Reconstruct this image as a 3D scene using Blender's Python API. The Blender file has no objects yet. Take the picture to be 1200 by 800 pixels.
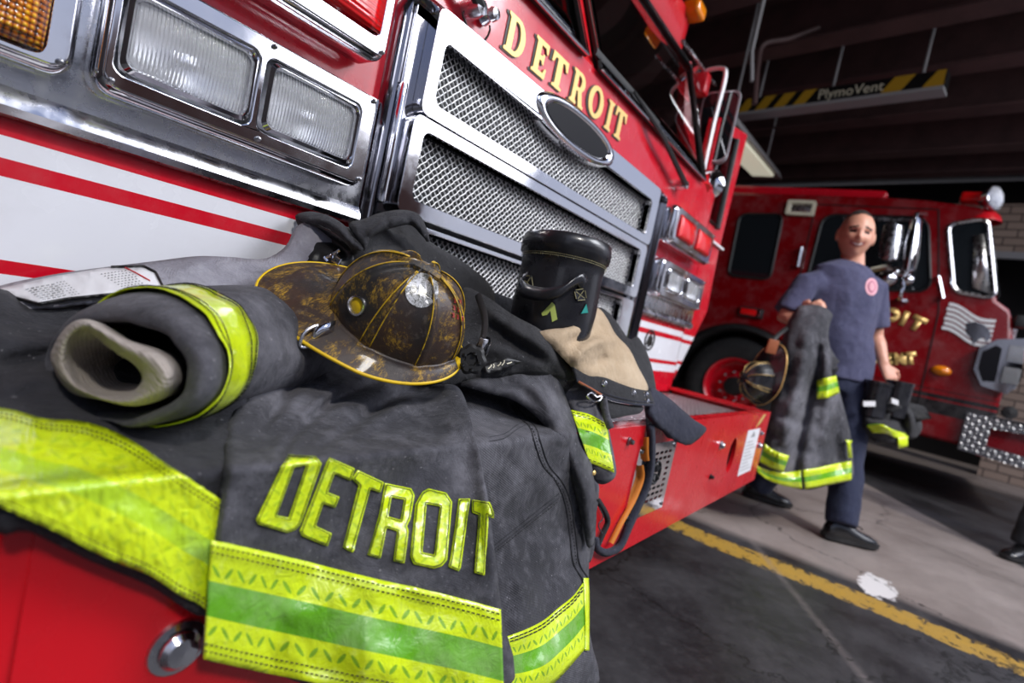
import bpy, bmesh, math, random
import numpy as np
from mathutils import Vector, Matrix, noise
from mathutils.geometry import delaunay_2d_cdt
random.seed(7)
SC = bpy.context.scene
COL = SC.collection
PI = math.pi
V = Vector

# ------------------------------------------------------------------ camera
CAM = np.array([0.0, -0.81, 0.81])
FPX = 630.82
BAS = np.array([[0.5896611, 0.0827818, 0.80339714],
                [-0.78047377, -0.19746927, 0.59318344],
                [0.20775103, -0.97680759, -0.05183092]])   # rows: world axes; columns: right, down, forward

def P(u, v, d):
    """point of the place seen at (u, v) of the 1200x800 frame, d metres deep"""
    w = CAM + BAS @ np.array([(u - 600.0) * d / FPX, (v - 400.0) * d / FPX, d])
    return V((float(w[0]), float(w[1]), float(w[2])))

def on(u, v, ax, val):
    r = BAS @ np.array([u - 600.0, v - 400.0, FPX])
    w = CAM + r * ((val - CAM[ax]) / r[ax])
    return V((float(w[0]), float(w[1]), float(w[2])))

cd = bpy.data.cameras.new('camera')
cam = bpy.data.objects.new('camera', cd)
COL.objects.link(cam)
R_, D_, F_ = BAS[:, 0], BAS[:, 1], BAS[:, 2]
cam.matrix_world = Matrix(((R_[0], -D_[0], -F_[0], CAM[0]), (R_[1], -D_[1], -F_[1], CAM[1]),
                           (R_[2], -D_[2], -F_[2], CAM[2]), (0, 0, 0, 1)))
cd.sensor_width = 36.0
cd.lens = FPX / 1200 * 36
cd.clip_start = 0.02
cd.dof.use_dof = True
cd.dof.focus_distance = 0.74
cd.dof.aperture_fstop = 3.4
SC.camera = cam
SC.view_settings.view_transform = 'Standard'
SC.view_settings.look = 'None'
SC.view_settings.gamma = 1.0
SC.view_settings.use_curve_mapping = False
SC.view_settings.exposure = 0.0

# ------------------------------------------------------------------ materials
M = {}
class NT:
    """small helper to write node maths"""
    def __init__(s, m):
        s.m = m; s.t = m.node_tree; s.n = s.t.nodes; s.l = s.t.links
        s.b = s.n.get('Principled BSDF')
    def new(s, k, **kw):
        x = s.n.new(k)
        for a, b in kw.items(): setattr(x, a, b)
        return x
    def val(s, x, i):
        if isinstance(i, (int, float)): x.default_value = i
        elif isinstance(i, tuple): x.default_value = i if len(i) == 4 or x.type == 'VECTOR' else (*i, 1)
        else: s.l.new(i, x)
    def math(s, op, a, b=0.0, c=0.0, clamp=False):
        x = s.new('ShaderNodeMath', operation=op, use_clamp=clamp)
        s.val(x.inputs[0], a); s.val(x.inputs[1], b); s.val(x.inputs[2], c)
        return x.outputs[0]
    def coord(s, kind='Object'):
        return s.new('ShaderNodeTexCoord').outputs[kind]
    def mapping(s, vec, scale=(1, 1, 1), rot=(0, 0, 0), loc=(0, 0, 0)):
        x = s.new('ShaderNodeMapping')
        s.l.new(vec, x.inputs['Vector'])
        x.inputs['Scale'].default_value = scale; x.inputs['Rotation'].default_value = rot; x.inputs['Location'].default_value = loc
        return x.outputs[0]
    def noise(s, vec, scale, detail=4, rough=.6, dist=0.0, col=False):
        x = s.new('ShaderNodeTexNoise')
        s.l.new(vec, x.inputs['Vector'])
        x.inputs['Scale'].default_value = scale; x.inputs['Detail'].default_value = detail
        x.inputs['Roughness'].default_value = rough; x.inputs['Distortion'].default_value = dist
        return x.outputs['Color' if col else 'Fac']
    def ramp(s, fac, stops, interp='LINEAR'):
        x = s.new('ShaderNodeValToRGB')
        s.val(x.inputs[0], fac)
        r = x.color_ramp; r.interpolation = interp
        while len(r.elements) < len(stops): r.elements.new(1.0)
        for e, (p, c) in zip(r.elements, stops):
            e.position = p; e.color = (c, c, c, 1) if isinstance(c, (int, float)) else (*c, 1)
        return x.outputs[0]
    def mix(s, fac, a, b):
        x = s.new('ShaderNodeMix', data_type='RGBA')
        s.val(x.inputs[0], fac); s.val(x.inputs[6], a); s.val(x.inputs[7], b)
        return x.outputs[2]
    def sep(s, vec):
        x = s.new('ShaderNodeSeparateXYZ'); s.l.new(vec, x.inputs[0]); return x.outputs
    def bump(s, h, strength=.5, dist=.002, normal=None):
        x = s.new('ShaderNodeBump')
        s.l.new(h, x.inputs['Height']); x.inputs['Strength'].default_value = strength; x.inputs['Distance'].default_value = dist
        if normal is not None: s.l.new(normal, x.inputs['Normal'])
        return x.outputs[0]
    def set(s, **kw):
        for k, v in kw.items():
            s.val(s.b.inputs[{'color': 'Base Color', 'rough': 'Roughness', 'metal': 'Metallic', 'normal': 'Normal', 'coat': 'Coat Weight', 'coat_rough': 'Coat Roughness', 'trans': 'Transmission Weight', 'ior': 'IOR', 'spec': 'Specular IOR Level', 'emit': 'Emission Color', 'emit_s': 'Emission Strength', 'sheen': 'Sheen Weight', 'alpha': 'Alpha', 'sss': 'Subsurface Weight'}[k]], v)

def mat(name, color=(.5, .5, .5), rough=.5, metal=0.0, coat=0.0, var=None, rvar=None, bump=None, **kw):
    """var=(scale, other colour, low, high); rvar=(scale, min, max); bump=(scale, strength, distance)"""
    m = bpy.data.materials.new(name); m.use_nodes = True
    t = NT(m)
    t.set(color=(*color, 1), rough=rough, metal=metal, coat=coat)
    if coat: t.set(coat_rough=.06)
    co = t.coord()
    if var:
        sc, c2, lo, hi = var
        t.set(color=t.mix(t.ramp(t.noise(co, sc, 6, .65), [(lo, 0), (hi, 1)]), (*color, 1), (*c2, 1)))
    if rvar:
        t.set(rough=t.ramp(t.noise(co, rvar[0], 5), [(.35, rvar[1]), (.7, rvar[2])]))
    if bump:
        t.set(normal=t.bump(t.noise(co, bump[0], 4), bump[1], bump[2]))
    if kw: t.set(**kw)
    M[name] = m
    return m

def emis(name, color, s):
    m = mat(name, color, .5); NT(m).set(emit=(*color, 1), emit_s=s); return m

mat('chrome', (.80, .80, .83), .07, 1.0, rvar=(9, .035, .16), bump=(5, .10, .004))
mat('mirror_shell', (.42, .42, .45), .35, .5)
mat('dull_chrome', (.66, .66, .69), .22, 1.0, rvar=(30, .12, .42), bump=(14, .25, .003))
mat('brushed_metal', (.80, .80, .82), .25, 1.0, rvar=(60, .18, .4), bump=(90, .08, .001))
mat('dark_chrome', (.30, .30, .33), .12, 1.0, bump=(6, .15, .004))
mat('wire', (.86, .86, .86), .42, .85)
mat('black', (.006, .006, .007), .45)
mat('black_gloss', (.003, .003, .006), .5, spec=.2)
mat('rubber', (.012, .012, .013), .55, var=(12, (.035, .034, .034), .5, .8))
mat('tyre', (.014, .014, .015), .72, bump=(40, .3, .003), var=(6, (.035, .034, .033), .5, .8))
mat('red', (.60, .006, .018), .25, coat=.4, var=(2.5, (.50, .005, .018), .4, .7), rvar=(8, .16, .32))
mat('bright_red', (.64, .006, .014), .28, coat=.3, var=(7, (.54, .006, .014), .45, .75), rvar=(14, .2, .42))
mat('dark_red', (.33, .003, .010), .26, coat=.4, rvar=(5, .2, .4))
mat('white', (.78, .78, .80), .35)
mat('gold', (.86, .58, .20), .32, .35)
mat('black_line', (.01, .008, .006), .4)
mat('amber', (.85, .24, .005), .18, coat=.6)
mat('red_lens', (.80, .004, .006), .10, coat=1.0)
mat('grey_paint', (.34, .34, .35), .4)
mat('cream', (.72, .68, .52), .5)
mat('brown', (.16, .08, .05), .6)
mat('screw', (.30, .30, .31), .3, 1.0)
mat('wood', (.30, .13, .06), .6)

def m_glass(name, tint=(.9, .93, .95), rough=.02, wave=None):
    m = mat(name, tint, rough, trans=1.0, ior=1.45)
    return m
m_glass('window_glass', (.75, .85, .85), 0.0)
m = mat('dark_glass', (.010, .013, .016), .04, coat=.3)
# fluted headlamp glass: vertical ribs and a raised square pattern
mat('lamp_reflector', (.95, .95, .97), .28, 1.0)
m = mat('headlamp_glass', (.97, .98, 1.0), .04, trans=.80, ior=1.25)
t = NT(m); x, y, z = t.sep(t.coord())
rib = t.math('SINE', t.math('MULTIPLY', x, 1500.0))
blk = t.math('SINE', t.math('MULTIPLY', z, 260.0))
t.set(normal=t.bump(t.math('ADD', rib, t.math('MULTIPLY', blk, .6)), .55, .0012))
m = mat('red_lamp_glass', (.90, .006, .008), .08, coat=1.0)
t = NT(m); x, y, z = t.sep(t.coord())
t.set(normal=t.bump(t.math('SINE', t.math('MULTIPLY', z, 900.0)), .5, .001))
# amber reflector with dimples
m = mat('amber_lens', (.95, .36, .01), .16, coat=.8)
t = NT(m); vo = t.new('ShaderNodeTexVoronoi'); vo.inputs['Scale'].default_value = 170; vo.inputs['Randomness'].default_value = 0.0
t.l.new(t.coord(), vo.inputs['Vector'])
t.set(color=t.ramp(vo.outputs['Distance'], [(.12, (1, .55, .02)), (.45, (.55, .13, .002)), (.65, (.06, .015, .002))]),
      normal=t.bump(t.math('SUBTRACT', 1.0, vo.outputs['Distance']), .9, .004))

# red paint with the white stripes of the livery (decals of fixed height)
def livery(name, red, zs, other=(.78, .79, .84)):
    m = mat(name, red, .2, coat=.3); t = NT(m)
    x, y, z = t.sep(t.coord())
    zn = t.math('SUBTRACT', z, .5)
    st = [(0, red)]
    for a, b in zs: st += [(a - .5, other), (b - .5, red)]
    c = t.ramp(zn, st, 'CONSTANT')
    grime = t.ramp(t.noise(t.coord(), 7, 6, .7), [(.45, 0), (.8, .16)])
    t.set(color=t.mix(grime, c, (.36, .33, .33)), rough=t.ramp(t.noise(t.coord(), 11, 4), [(.35, .14), (.7, .32)]))
    return m
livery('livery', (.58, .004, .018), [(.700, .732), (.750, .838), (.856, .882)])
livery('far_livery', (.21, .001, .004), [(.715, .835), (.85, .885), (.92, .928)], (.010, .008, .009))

# chevron (diamond plate) pattern: alternate slanted dashes in the plane of UV, cell size in UV metres
def dashes(t, u, v, cell, lng=.36, wid=.11, ang=45):
    a = t.math('DIVIDE', u, cell); b = t.math('DIVIDE', v, cell)
    ia = t.math('FLOOR', a); ib = t.math('FLOOR', b)
    par = t.math('MODULO', t.math('ABSOLUTE', t.math('ADD', ia, ib)), 2.0)
    sg = t.math('SUBTRACT', t.math('MULTIPLY', par, 2.0), 1.0)
    fa = t.math('SUBTRACT', t.math('SUBTRACT', a, ia), .5); fb = t.math('SUBTRACT', t.math('SUBTRACT', b, ib), .5)
    ca = math.cos(math.radians(ang)); sa = math.sin(math.radians(ang))
    fbs = t.math('MULTIPLY', fb, sg)
    p = t.math('ADD', t.math('MULTIPLY', fa, ca), t.math('MULTIPLY', fbs, sa))
    q = t.math('SUBTRACT', t.math('MULTIPLY', fbs, ca), t.math('MULTIPLY', fa, sa))
    e = t.math('ADD', t.math('POWER', t.math('DIVIDE', t.math('ABSOLUTE', p), lng), 2.0), t.math('POWER', t.math('DIVIDE', t.math('ABSOLUTE', q), wid), 2.0))
    return t.math('LESS_THAN', e, 1.0), e

m = mat('tread_plate', (.62, .62, .64), .3, 1.0); t = NT(m)
x, y, z = t.sep(t.coord())
d, e = dashes(t, x, t.math('ADD', y, t.math('MULTIPLY', z, 1.0)), .021, .46, .16)
t.set(color=t.mix(d, (.42, .42, .44, 1), (.92, .92, .92, 1)), rough=t.math('SUBTRACT', .42, t.math('MULTIPLY', d, .25)),
      normal=t.bump(t.math('SUBTRACT', 1.0, t.math('MINIMUM', e, 1.0)), .9, .003))
m = mat('far_tread_plate', (.62, .62, .64), .3, 1.0); t = NT(m)
x, y, z = t.sep(t.coord())
d, e = dashes(t, t.math('ADD', x, y), z, .036, .44, .14)
t.set(color=t.mix(d, (.26, .26, .28, 1), (.85, .85, .85, 1)), rough=.4, normal=t.bump(t.math('SUBTRACT', 1.0, t.math('MINIMUM', e, 1.0)), .9, .006))

# reflective trim: UV.x along the band in metres, UV.y 0..1 across
def trim(name, zones, cell=.0125, wide=.075, dirt=.35, mid=(.14, .44, .010), yel=(.74, .92, .012), da=.8):
    m = mat(name, yel, .3, coat=.9); t = NT(m)
    x, y, z = t.sep(t.coord('UV'))
    d, e = dashes(t, x, t.math('MULTIPLY', y, wide), cell, .42, .13, 42)
    ctr = t.ramp(y, zones, 'CONSTANT')
    n = t.noise(t.coord(), 60, 6, .7); n2 = t.noise(t.coord(), 14, 5, .65)
    ye = t.mix(t.ramp(n2, [(.42, 0), (.75, .6)]), (*yel, 1), (yel[0] * .72, yel[1] * .78, .01, 1))
    ye = t.mix(t.ramp(n, [(.56, 0), (.75, .75)]), ye, (.80, .95, .22, 1))
    d = t.math('MULTIPLY', d, t.math('MULTIPLY', t.math('GREATER_THAN', y, .13), t.math('LESS_THAN', y, .87))) if wide < 1 else d
    ye = t.mix(t.math('MULTIPLY', d, da), ye, (.13, .38, .02, 1))
    gr = t.mix(t.ramp(n2, [(.45, 0), (.72, 1)]), (*mid, 1), (.30, .52, .16, 1))
    c = t.mix(ctr, ye, gr)
    so = t.ramp(t.noise(t.coord(), 33, 7, .75), [(.60, 0), (.78, dirt)])
    t.set(color=t.mix(so, c, (.10, .12, .03, 1)), rough=t.ramp(n2, [(.3, .18), (.7, .38)]), coat_rough=.1,
          normal=t.bump(t.math('ADD', t.math('MULTIPLY', n, .5), t.math('MULTIPLY', t.noise(t.coord(), 45, 3, .6, 1.5), 1.2)), .5, .0035))
    return m
trim('trim', [(0, 0), (.36, 1), (.66, 0)])
trim('trim_wide', [(0, 0), (.38, 1), (.60, 0)], .0125, .10, .25, (.52, .78, .02), da=.3)
trim('trim_plain', [(0, 0), (.999, 1)], .011, .05, .3, da=.08)
trim('letter_trim', [(0, 0), (.9999, 1)], .0105, 1.0, .2, da=.32)

# turnout fabric: dusty charcoal canvas with a fine weave and scuffs
def cloth(name, c, c2, weave=5000.0, dust=(.25, .245, .28), amt=.5, wr=.5, rot=(0, 0, 0)):
    m = mat(name, c, .88, sheen=.06); t = NT(m)
    co = t.coord(); w = t.mapping(co, rot=rot); x, y, z = t.sep(w)
    a = t.math('SINE', t.math('MULTIPLY', t.math('ADD', x, t.math('MULTIPLY', z, .5)), weave))
    b = t.math('SINE', t.math('MULTIPLY', t.math('SUBTRACT', z, t.math('MULTIPLY', y, .6)), weave * .9))
    n = t.noise(co, 5.5, 8, .68); n2 = t.noise(co, 42, 6, .7)
    col = t.mix(t.ramp(n, [(.35, 0), (.68, 1)]), (*c, 1), (*c2, 1))
    col = t.mix(t.math('MULTIPLY', t.ramp(t.noise(co, 4.2, 9, .72), [(.46, 0), (.66, 1)]), amt), col, (*dust, 1))
    col = t.mix(t.math('MULTIPLY', t.ramp(n2, [(.50, 0), (.75, 1)]), .28), col, (*dust, 1))
    speck = t.ramp(t.noise(co, 260, 2, .5), [(.70, 0), (.76, .55)])
    col = t.mix(speck, col, (.36, .35, .37, 1))
    t.set(color=col, normal=t.bump(t.math('ADD', t.math('ADD', a, b), t.math('MULTIPLY', n2, 7.0 * wr)), .38, .0007, t.bump(t.math('ADD', t.noise(co, 24, 5, .55, 1.2), t.math('MULTIPLY', t.noise(co, 70, 4, .6, .8), .35)), .55, .009)))
    return m
cloth('canvas', (.022, .022, .028), (.066, .066, .080), amt=.62)
cloth('twill', (.020, .020, .026), (.050, .050, .060), 2200.0, amt=.42, rot=(0, .6, .3))
cloth('dark_canvas', (.010, .010, .014), (.030, .030, .038), 5200.0, (.07, .07, .085), .3)
cloth('black_cloth', (.010, .010, .012), (.022, .022, .026), 5200.0, (.05, .05, .055), .35)
cloth('grey_lining', (.17, .165, .20), (.30, .29, .34), 5200.0, (.50, .50, .55), .5)
cloth('tan_lining', (.44, .32, .20), (.60, .46, .31), 5200.0, (.70, .58, .42), .3, .8)
cloth('knit', (.30, .255, .22), (.42, .37, .33), 1700.0, (.50, .46, .42), .5, 1.3)
cloth('navy_cloth', (.012, .014, .030), (.022, .025, .045), 5200.0, (.06, .06, .09), .3)
cloth('tee', (.045, .048, .105), (.070, .072, .145), 5200.0, (.13, .13, .22), .2, .3)
cloth('trousers_cloth', (.010, .015, .045), (.020, .026, .065), 5200.0, (.04, .05, .09), .2, .3)
mat('stitch', (.010, .010, .010), .8)
mat('worn_edge', (.70, .44, .02), .45, var=(70, (.05, .04, .03), .5, .62))
mat('orange_lining', (.62, .19, .015), .7, bump=(200, .4, .001))
mat('leather_brown', (.33, .10, .04), .5)
mat('skin', (.62, .30, .20), .45, var=(18, (.68, .34, .24), .4, .7), sss=.08)
mat('lip', (.36, .10, .085), .4)
mat('hair', (.018, .012, .010), .8, bump=(300, .6, .002))
mat('eye_dark', (.02, .012, .01), .2)
mat('teeth', (.80, .76, .70), .3)
mat('boot_leather', (.012, .012, .015), .30, coat=.3, rvar=(20, .22, .45), bump=(120, .15, .001), var=(9, (.03, .03, .036), .45, .8))
mat('shoe', (.010, .010, .011), .25, coat=.3)
mat('yellow_edge', (.80, .52, .010), .4, var=(40, (.35, .22, .02), .58, .75))
mat('paper', (.74, .74, .77), .6)
# old leather helmet: black, worn through to yellow and brown
m = mat('helmet_shell', (.02, .018, .018), .36, coat=.1); t = NT(m); co = t.coord()
n1 = t.noise(t.mapping(co, (1, 1, 1)), 24, 10, .82, .4); n2 = t.noise(t.mapping(co, (1, 3.5, 1), (.3, .4, .8)), 120, 7, .85, .4); n3 = t.noise(co, 7, 5, .6)
msk = t.math('MULTIPLY', t.ramp(n1, [(.49, 0), (.60, 1)]), t.ramp(n2, [(.46, 0), (.57, 1)]))
c = t.mix(t.ramp(n3, [(.45, 0), (.65, 1)]), (.020, .018, .019, 1), (.060, .030, .018, 1))
c = t.mix(t.ramp(t.noise(co, 95, 6, .75), [(.56, 0), (.72, .55)]), c, (.16, .13, .11, 1))
c = t.mix(t.math('MULTIPLY', msk, .85), c, (.62, .36, .02, 1))
t.set(color=c, rough=t.ramp(n1, [(.3, .32), (.7, .6)]), normal=t.bump(t.math('ADD', n1, n2), .35, .0015))
# reflective round sticker, scratched
m = mat('silver_sticker', (.6, .6, .62), .3, .3); t = NT(m); co = t.coord()
t.set(color=t.mix(t.ramp(t.noise(co, 90, 6, .8, 2.0), [(.45, 0), (.58, 1)]), (.70, .70, .72, 1), (.12, .12, .10, 1)))
# floor: concrete, truck shade painted dark in the lanes, sunlit strip painted pale between, worn yellow lane line, white paint spill
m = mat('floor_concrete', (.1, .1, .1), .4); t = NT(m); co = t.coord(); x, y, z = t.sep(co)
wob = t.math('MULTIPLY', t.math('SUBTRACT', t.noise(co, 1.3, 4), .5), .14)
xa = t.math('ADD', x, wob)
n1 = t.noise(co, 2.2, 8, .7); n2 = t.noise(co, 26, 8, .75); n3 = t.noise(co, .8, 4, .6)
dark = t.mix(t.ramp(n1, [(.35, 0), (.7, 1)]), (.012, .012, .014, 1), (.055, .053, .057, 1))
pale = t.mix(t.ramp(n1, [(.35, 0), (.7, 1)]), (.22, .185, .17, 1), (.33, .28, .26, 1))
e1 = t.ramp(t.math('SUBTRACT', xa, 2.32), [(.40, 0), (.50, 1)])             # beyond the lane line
bl = t.math('SUBTRACT', xa, t.math('ADD', 6.75, t.math('MULTIPLY', y, 1.62)))   # slanted edge of the painted far-truck shade
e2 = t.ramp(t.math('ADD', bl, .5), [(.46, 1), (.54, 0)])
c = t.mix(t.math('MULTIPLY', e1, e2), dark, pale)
c = t.mix(t.ramp(n2, [(.50, 0), (.8, .45)]), c, (.10, .095, .10, 1))
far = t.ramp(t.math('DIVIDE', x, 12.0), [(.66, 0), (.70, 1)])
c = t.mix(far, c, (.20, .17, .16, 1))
lw = t.math('ABSOLUTE', t.math('SUBTRACT', xa, 2.56))
ln = t.math('MULTIPLY', t.math('LESS_THAN', lw, .085), t.math('GREATER_THAN', t.math('ADD', n2, t.math('MULTIPLY', lw, -1.2)), .385))
c = t.mix(ln, c, t.mix(t.ramp(n2, [(.4, 0), (.7, 1)]), (.46, .27, .035, 1), (.34, .22, .06, 1)))
bx = t.math('SUBTRACT', x, 2.83); by = t.math('SUBTRACT', y, -.87)
sp = t.math('ADD', t.math('POWER', t.math('DIVIDE', t.math('ABSOLUTE', bx), .17), 2.0), t.math('POWER', t.math('DIVIDE', t.math('ABSOLUTE', by), .085), 2.0))
c = t.mix(t.math('LESS_THAN', t.math('ADD', sp, t.math('MULTIPLY', t.noise(co, 14, 6, .7), 2.6)), 2.0), c, (.72, .70, .70, 1))
# pale tyre scuff and cracks
sx = t.math('ABSOLUTE', t.math('SUBTRACT', t.math('SUBTRACT', x, 3.41), t.math('MULTIPLY', y, 1.72)))
c = t.mix(t.math('MULTIPLY', t.ramp(sx, [(0, 1), (.05, 0)]), t.ramp(n2, [(.3, .1), (.7, .6)])), c, (.22, .19, .18, 1))
vo = t.new('ShaderNodeTexVoronoi', feature='DISTANCE_TO_EDGE'); vo.inputs['Scale'].default_value = .9
dn = t.new('ShaderNodeVectorMath', operation='ADD'); t.l.new(co, dn.inputs[0])
sc_ = t.new('ShaderNodeVectorMath', operation='SCALE'); t.l.new(t.noise(co, 3, 5, .7, 0, True), sc_.inputs[0]); sc_.inputs['Scale'].default_value = .35
t.l.new(sc_.outputs[0], dn.inputs[1]); t.l.new(dn.outputs[0], vo.inputs['Vector'])
crk = t.math('LESS_THAN', vo.outputs['Distance'], .0045)
c = t.mix(t.math('MULTIPLY', crk, .75), c, (.008, .008, .008, 1))
t.set(color=c, rough=t.ramp(n1, [(.3, .28), (.7, .6)]), normal=t.bump(t.math('ADD', n2, t.math('MULTIPLY', crk, -1.0)), .35, .004))
# brick
def brick(name, a, b, mortar):
    m = mat(name, a, .8); t = NT(m); co = t.coord(); x, y, z = t.sep(co)
    cb = t.new('ShaderNodeCombineXYZ'); t.l.new(t.math('ADD', x, y), cb.inputs[0]); t.l.new(z, cb.inputs[1])
    br = t.new('ShaderNodeTexBrick'); t.l.new(cb.outputs[0], br.inputs['Vector'])
    br.inputs['Scale'].default_value = 1.0; br.inputs['Brick Width'].default_value = .30; br.inputs['Row Height'].default_value = .105
    br.inputs['Mortar Size'].default_value = .010
    br.inputs['Color1'].default_value = (*a, 1); br.inputs['Color2'].default_value = (*b, 1); br.inputs['Mortar'].default_value = (*mortar, 1)
    t.set(color=br.outputs['Color'], normal=t.bump(br.outputs['Fac'], -.5, .01))
    return m
brick('brick_tan', (.34, .25, .20), (.42, .32, .26), (.10, .075, .065))
mat('added_building_brick', (.10, .045, .03), .9)
mat('added_building_dark', (.03, .03, .035), .9)
mat('ceiling_dark', (.022, .013, .013), .7, var=(1.5, (.035, .02, .02), .4, .7))
mat('beam', (.085, .042, .042), .6, var=(3, (.05, .026, .026), .4, .7))
mat('dark_wall', (.030, .022, .022), .8, var=(2, (.045, .03, .03), .4, .7))
mat('outside_ground', (.30, .30, .31), .8, var=(2, (.22, .22, .23), .4, .7))

# ------------------------------------------------------------------ mesh helpers
def link(o, parent=None):
    COL.objects.link(o)
    if parent is not None:
        o.parent = parent
        o.matrix_parent_inverse = Matrix.Identity(4)
    return o

def root(name, loc, label, cat, group=None):
    o = bpy.data.objects.new(name, None); COL.objects.link(o)
    o.location = loc; o.empty_display_size = .1
    o['label'] = label; o['category'] = cat
    if group: o['group'] = group
    return o

def tag(o, label=None, cat=None, group=None, kind=None):
    for k, v in (('label', label), ('category', cat), ('group', group), ('kind', kind)):
        if v: o[k] = v
    return o

def origin(o):
    """world position of a parent chain (the roots are translated, never turned)"""
    p = V((0, 0, 0))
    while o is not None:
        p += V(o.location); o = o.parent
    return p

def obj(name, bm, mats, parent=None, smooth=True, angle=40, label=None):
    """link a bmesh given in world coordinates as one mesh object; its origin follows the parent"""
    me = bpy.data.meshes.new(name)
    off = origin(parent) if parent is not None else V((0, 0, 0))
    bmesh.ops.recalc_face_normals(bm, faces=bm.faces) if smooth != 'keep' else None
    for v in bm.verts: v.co -= off
    bm.to_mesh(me); bm.free()
    o = bpy.data.objects.new(name, me)
    for k in (mats if isinstance(mats, (list, tuple)) else [mats]): me.materials.append(M[k] if isinstance(k, str) else k)
    if smooth:
        for p in me.polygons: p.use_smooth = True
        if smooth != 'keep' and angle < 180: me.set_sharp_from_angle(angle=math.radians(angle))
    if label: o['label'] = label
    return link(o, parent)

def box(bm, lo, hi, bev=0.0, seg=2, rot=None, mi=0):
    c = [(a + b) / 2 for a, b in zip(lo, hi)]; s = [abs(b - a) for a, b in zip(lo, hi)]
    r = bmesh.ops.create_cube(bm, size=1.0)
    vs = r['verts']
    for v in vs: v.co = V((v.co.x * s[0], v.co.y * s[1], v.co.z * s[2]))
    fs = {f for v in vs for f in v.link_faces}
    if bev > 0:
        es = list({e for v in vs for e in v.link_edges})
        g = bmesh.ops.bevel(bm, geom=es, offset=min(bev, min(s) * .49), segments=seg, affect='EDGES', profile=.6)
        vs = list({v for f in g['faces'] for v in f.verts} | {v for v in vs if v.is_valid})
        fs = {f for v in vs for f in v.link_faces}
    for f in fs: f.material_index = mi
    for v in vs:
        if rot is not None: v.co = rot @ v.co
        v.co += V(c)
    return vs

def frame_at(t, up=V((0, 0, 1))):
    t = t.normalized()
    a = up.cross(t)
    if a.length < 1e-4: a = V((1, 0, 0)).cross(t)
    a.normalize()
    return a, t.cross(a)

def tube(bm, pts, r, n=8, closed=False, cap=True, mi=0, flat=None):
    """r: number or list; flat: second radius factor"""
    pts = [V(p) for p in pts]; k = len(pts); rings = []
    pa = None
    for i, p in enumerate(pts):
        t = (pts[(i + 1) % k] - pts[i - 1]) if closed else (pts[min(i + 1, k - 1)] - pts[max(i - 1, 0)])
        t.normalize()
        if pa is None: a, b = frame_at(t)
        else:
            a = pa - t * pa.dot(t)
            if a.length < 1e-5: a, b = frame_at(t)
            a.normalize(); b = t.cross(a)
        pa = a
        rr = r[i] if isinstance(r, (list, tuple)) else r
        f = flat or 1.0
        rings.append([bm.verts.new(p + a * (math.cos(2 * PI * j / n) * rr) + b * (math.sin(2 * PI * j / n) * rr * f)) for j in range(n)])
    m = k if closed else k - 1
    for i in range(m):
        A, B = rings[i], rings[(i + 1) % k]
        for j in range(n):
            f = bm.faces.new((A[j], A[(j + 1) % n], B[(j + 1) % n], B[j])); f.material_index = mi
    if cap and not closed:
        bm.faces.new(rings[0][::-1]).material_index = mi; bm.faces.new(rings[-1]).material_index = mi
    return rings

def loft(bm, rings, cap0=False, cap1=False, closed=True, mi=0):
    R = [[bm.verts.new(V(p)) for p in r] for r in rings]
    n = len(R[0])
    for i in range(len(R) - 1):
        for j in range(n if closed else n - 1):
            f = bm.faces.new((R[i][j], R[i][(j + 1) % n], R[i + 1][(j + 1) % n], R[i + 1][j])); f.material_index = mi
    if cap0: bm.faces.new(R[0][::-1]).material_index = mi
    if cap1: bm.faces.new(R[-1]).material_index = mi
    return R

def rrect(x0, x1, z0, z1, r, n=5):
    out = []
    for cx, cz, a0 in ((x1 - r, z1 - r, 0), (x0 + r, z1 - r, 90), (x0 + r, z0 + r, 180), (x1 - r, z0 + r, 270)):
        for i in range(n + 1):
            a = math.radians(a0 + 90 * i / n); out.append((cx + r * math.cos(a), cz + r * math.sin(a)))
    return out

def ellipse(cx, cz, rx, rz, n=32, a0=0):
    return [(cx + rx * math.cos(2 * PI * i / n + a0), cz + rz * math.sin(2 * PI * i / n + a0)) for i in range(n)]

def inside(x, y, poly):
    c = False; j = len(poly) - 1
    for i in range(len(poly)):
        (xi, yi), (xj, yj) = poly[i][:2], poly[j][:2]
        if (yi > y) != (yj > y) and x < (xj - xi) * (y - yi) / (yj - yi) + xi: c = not c
        j = i
    return c

def plate(bm, outer, holes, f, th, mi=0):
    """flat plate from a 2-D outline with holes; f(a, b, t) maps outline coords + thickness t to space"""
    vs = []; fc = []
    for poly in [outer] + list(holes):
        k = len(vs); vs += [V(p) for p in poly]; fc.append(list(range(k, k + len(poly))))
    ov, oe, of, *_ = delaunay_2d_cdt(vs, [], fc, 1, 1e-6)
    if holes: of = [q for q in of if not any(inside(sum(ov[i].x for i in q) / len(q), sum(ov[i].y for i in q) / len(q), h) for h in holes)]
    A = [bm.verts.new(f(v.x, v.y, 0.0)) for v in ov]; B = [bm.verts.new(f(v.x, v.y, th)) for v in ov]
    cnt = {}
    for q in of:
        bm.faces.new([A[i] for i in q]).material_index = mi; bm.faces.new([B[i] for i in q][::-1]).material_index = mi
        for i in range(len(q)):
            a, b = q[i], q[(i + 1) % len(q)]
            cnt[(a, b)] = cnt.get((a, b), 0) + 1
    for (a, b) in cnt:
        if (b, a) not in cnt: bm.faces.new((A[a], B[a], B[b], A[b])).material_index = mi

def XZ(y, s=-1):           # plates on a plane y = const, growing towards -y
    return lambda a, b, t: V((a, y + s * t, b))
def YZ(x, s=-1):
    return lambda a, b, t: V((x + s * t, a, b))

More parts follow.
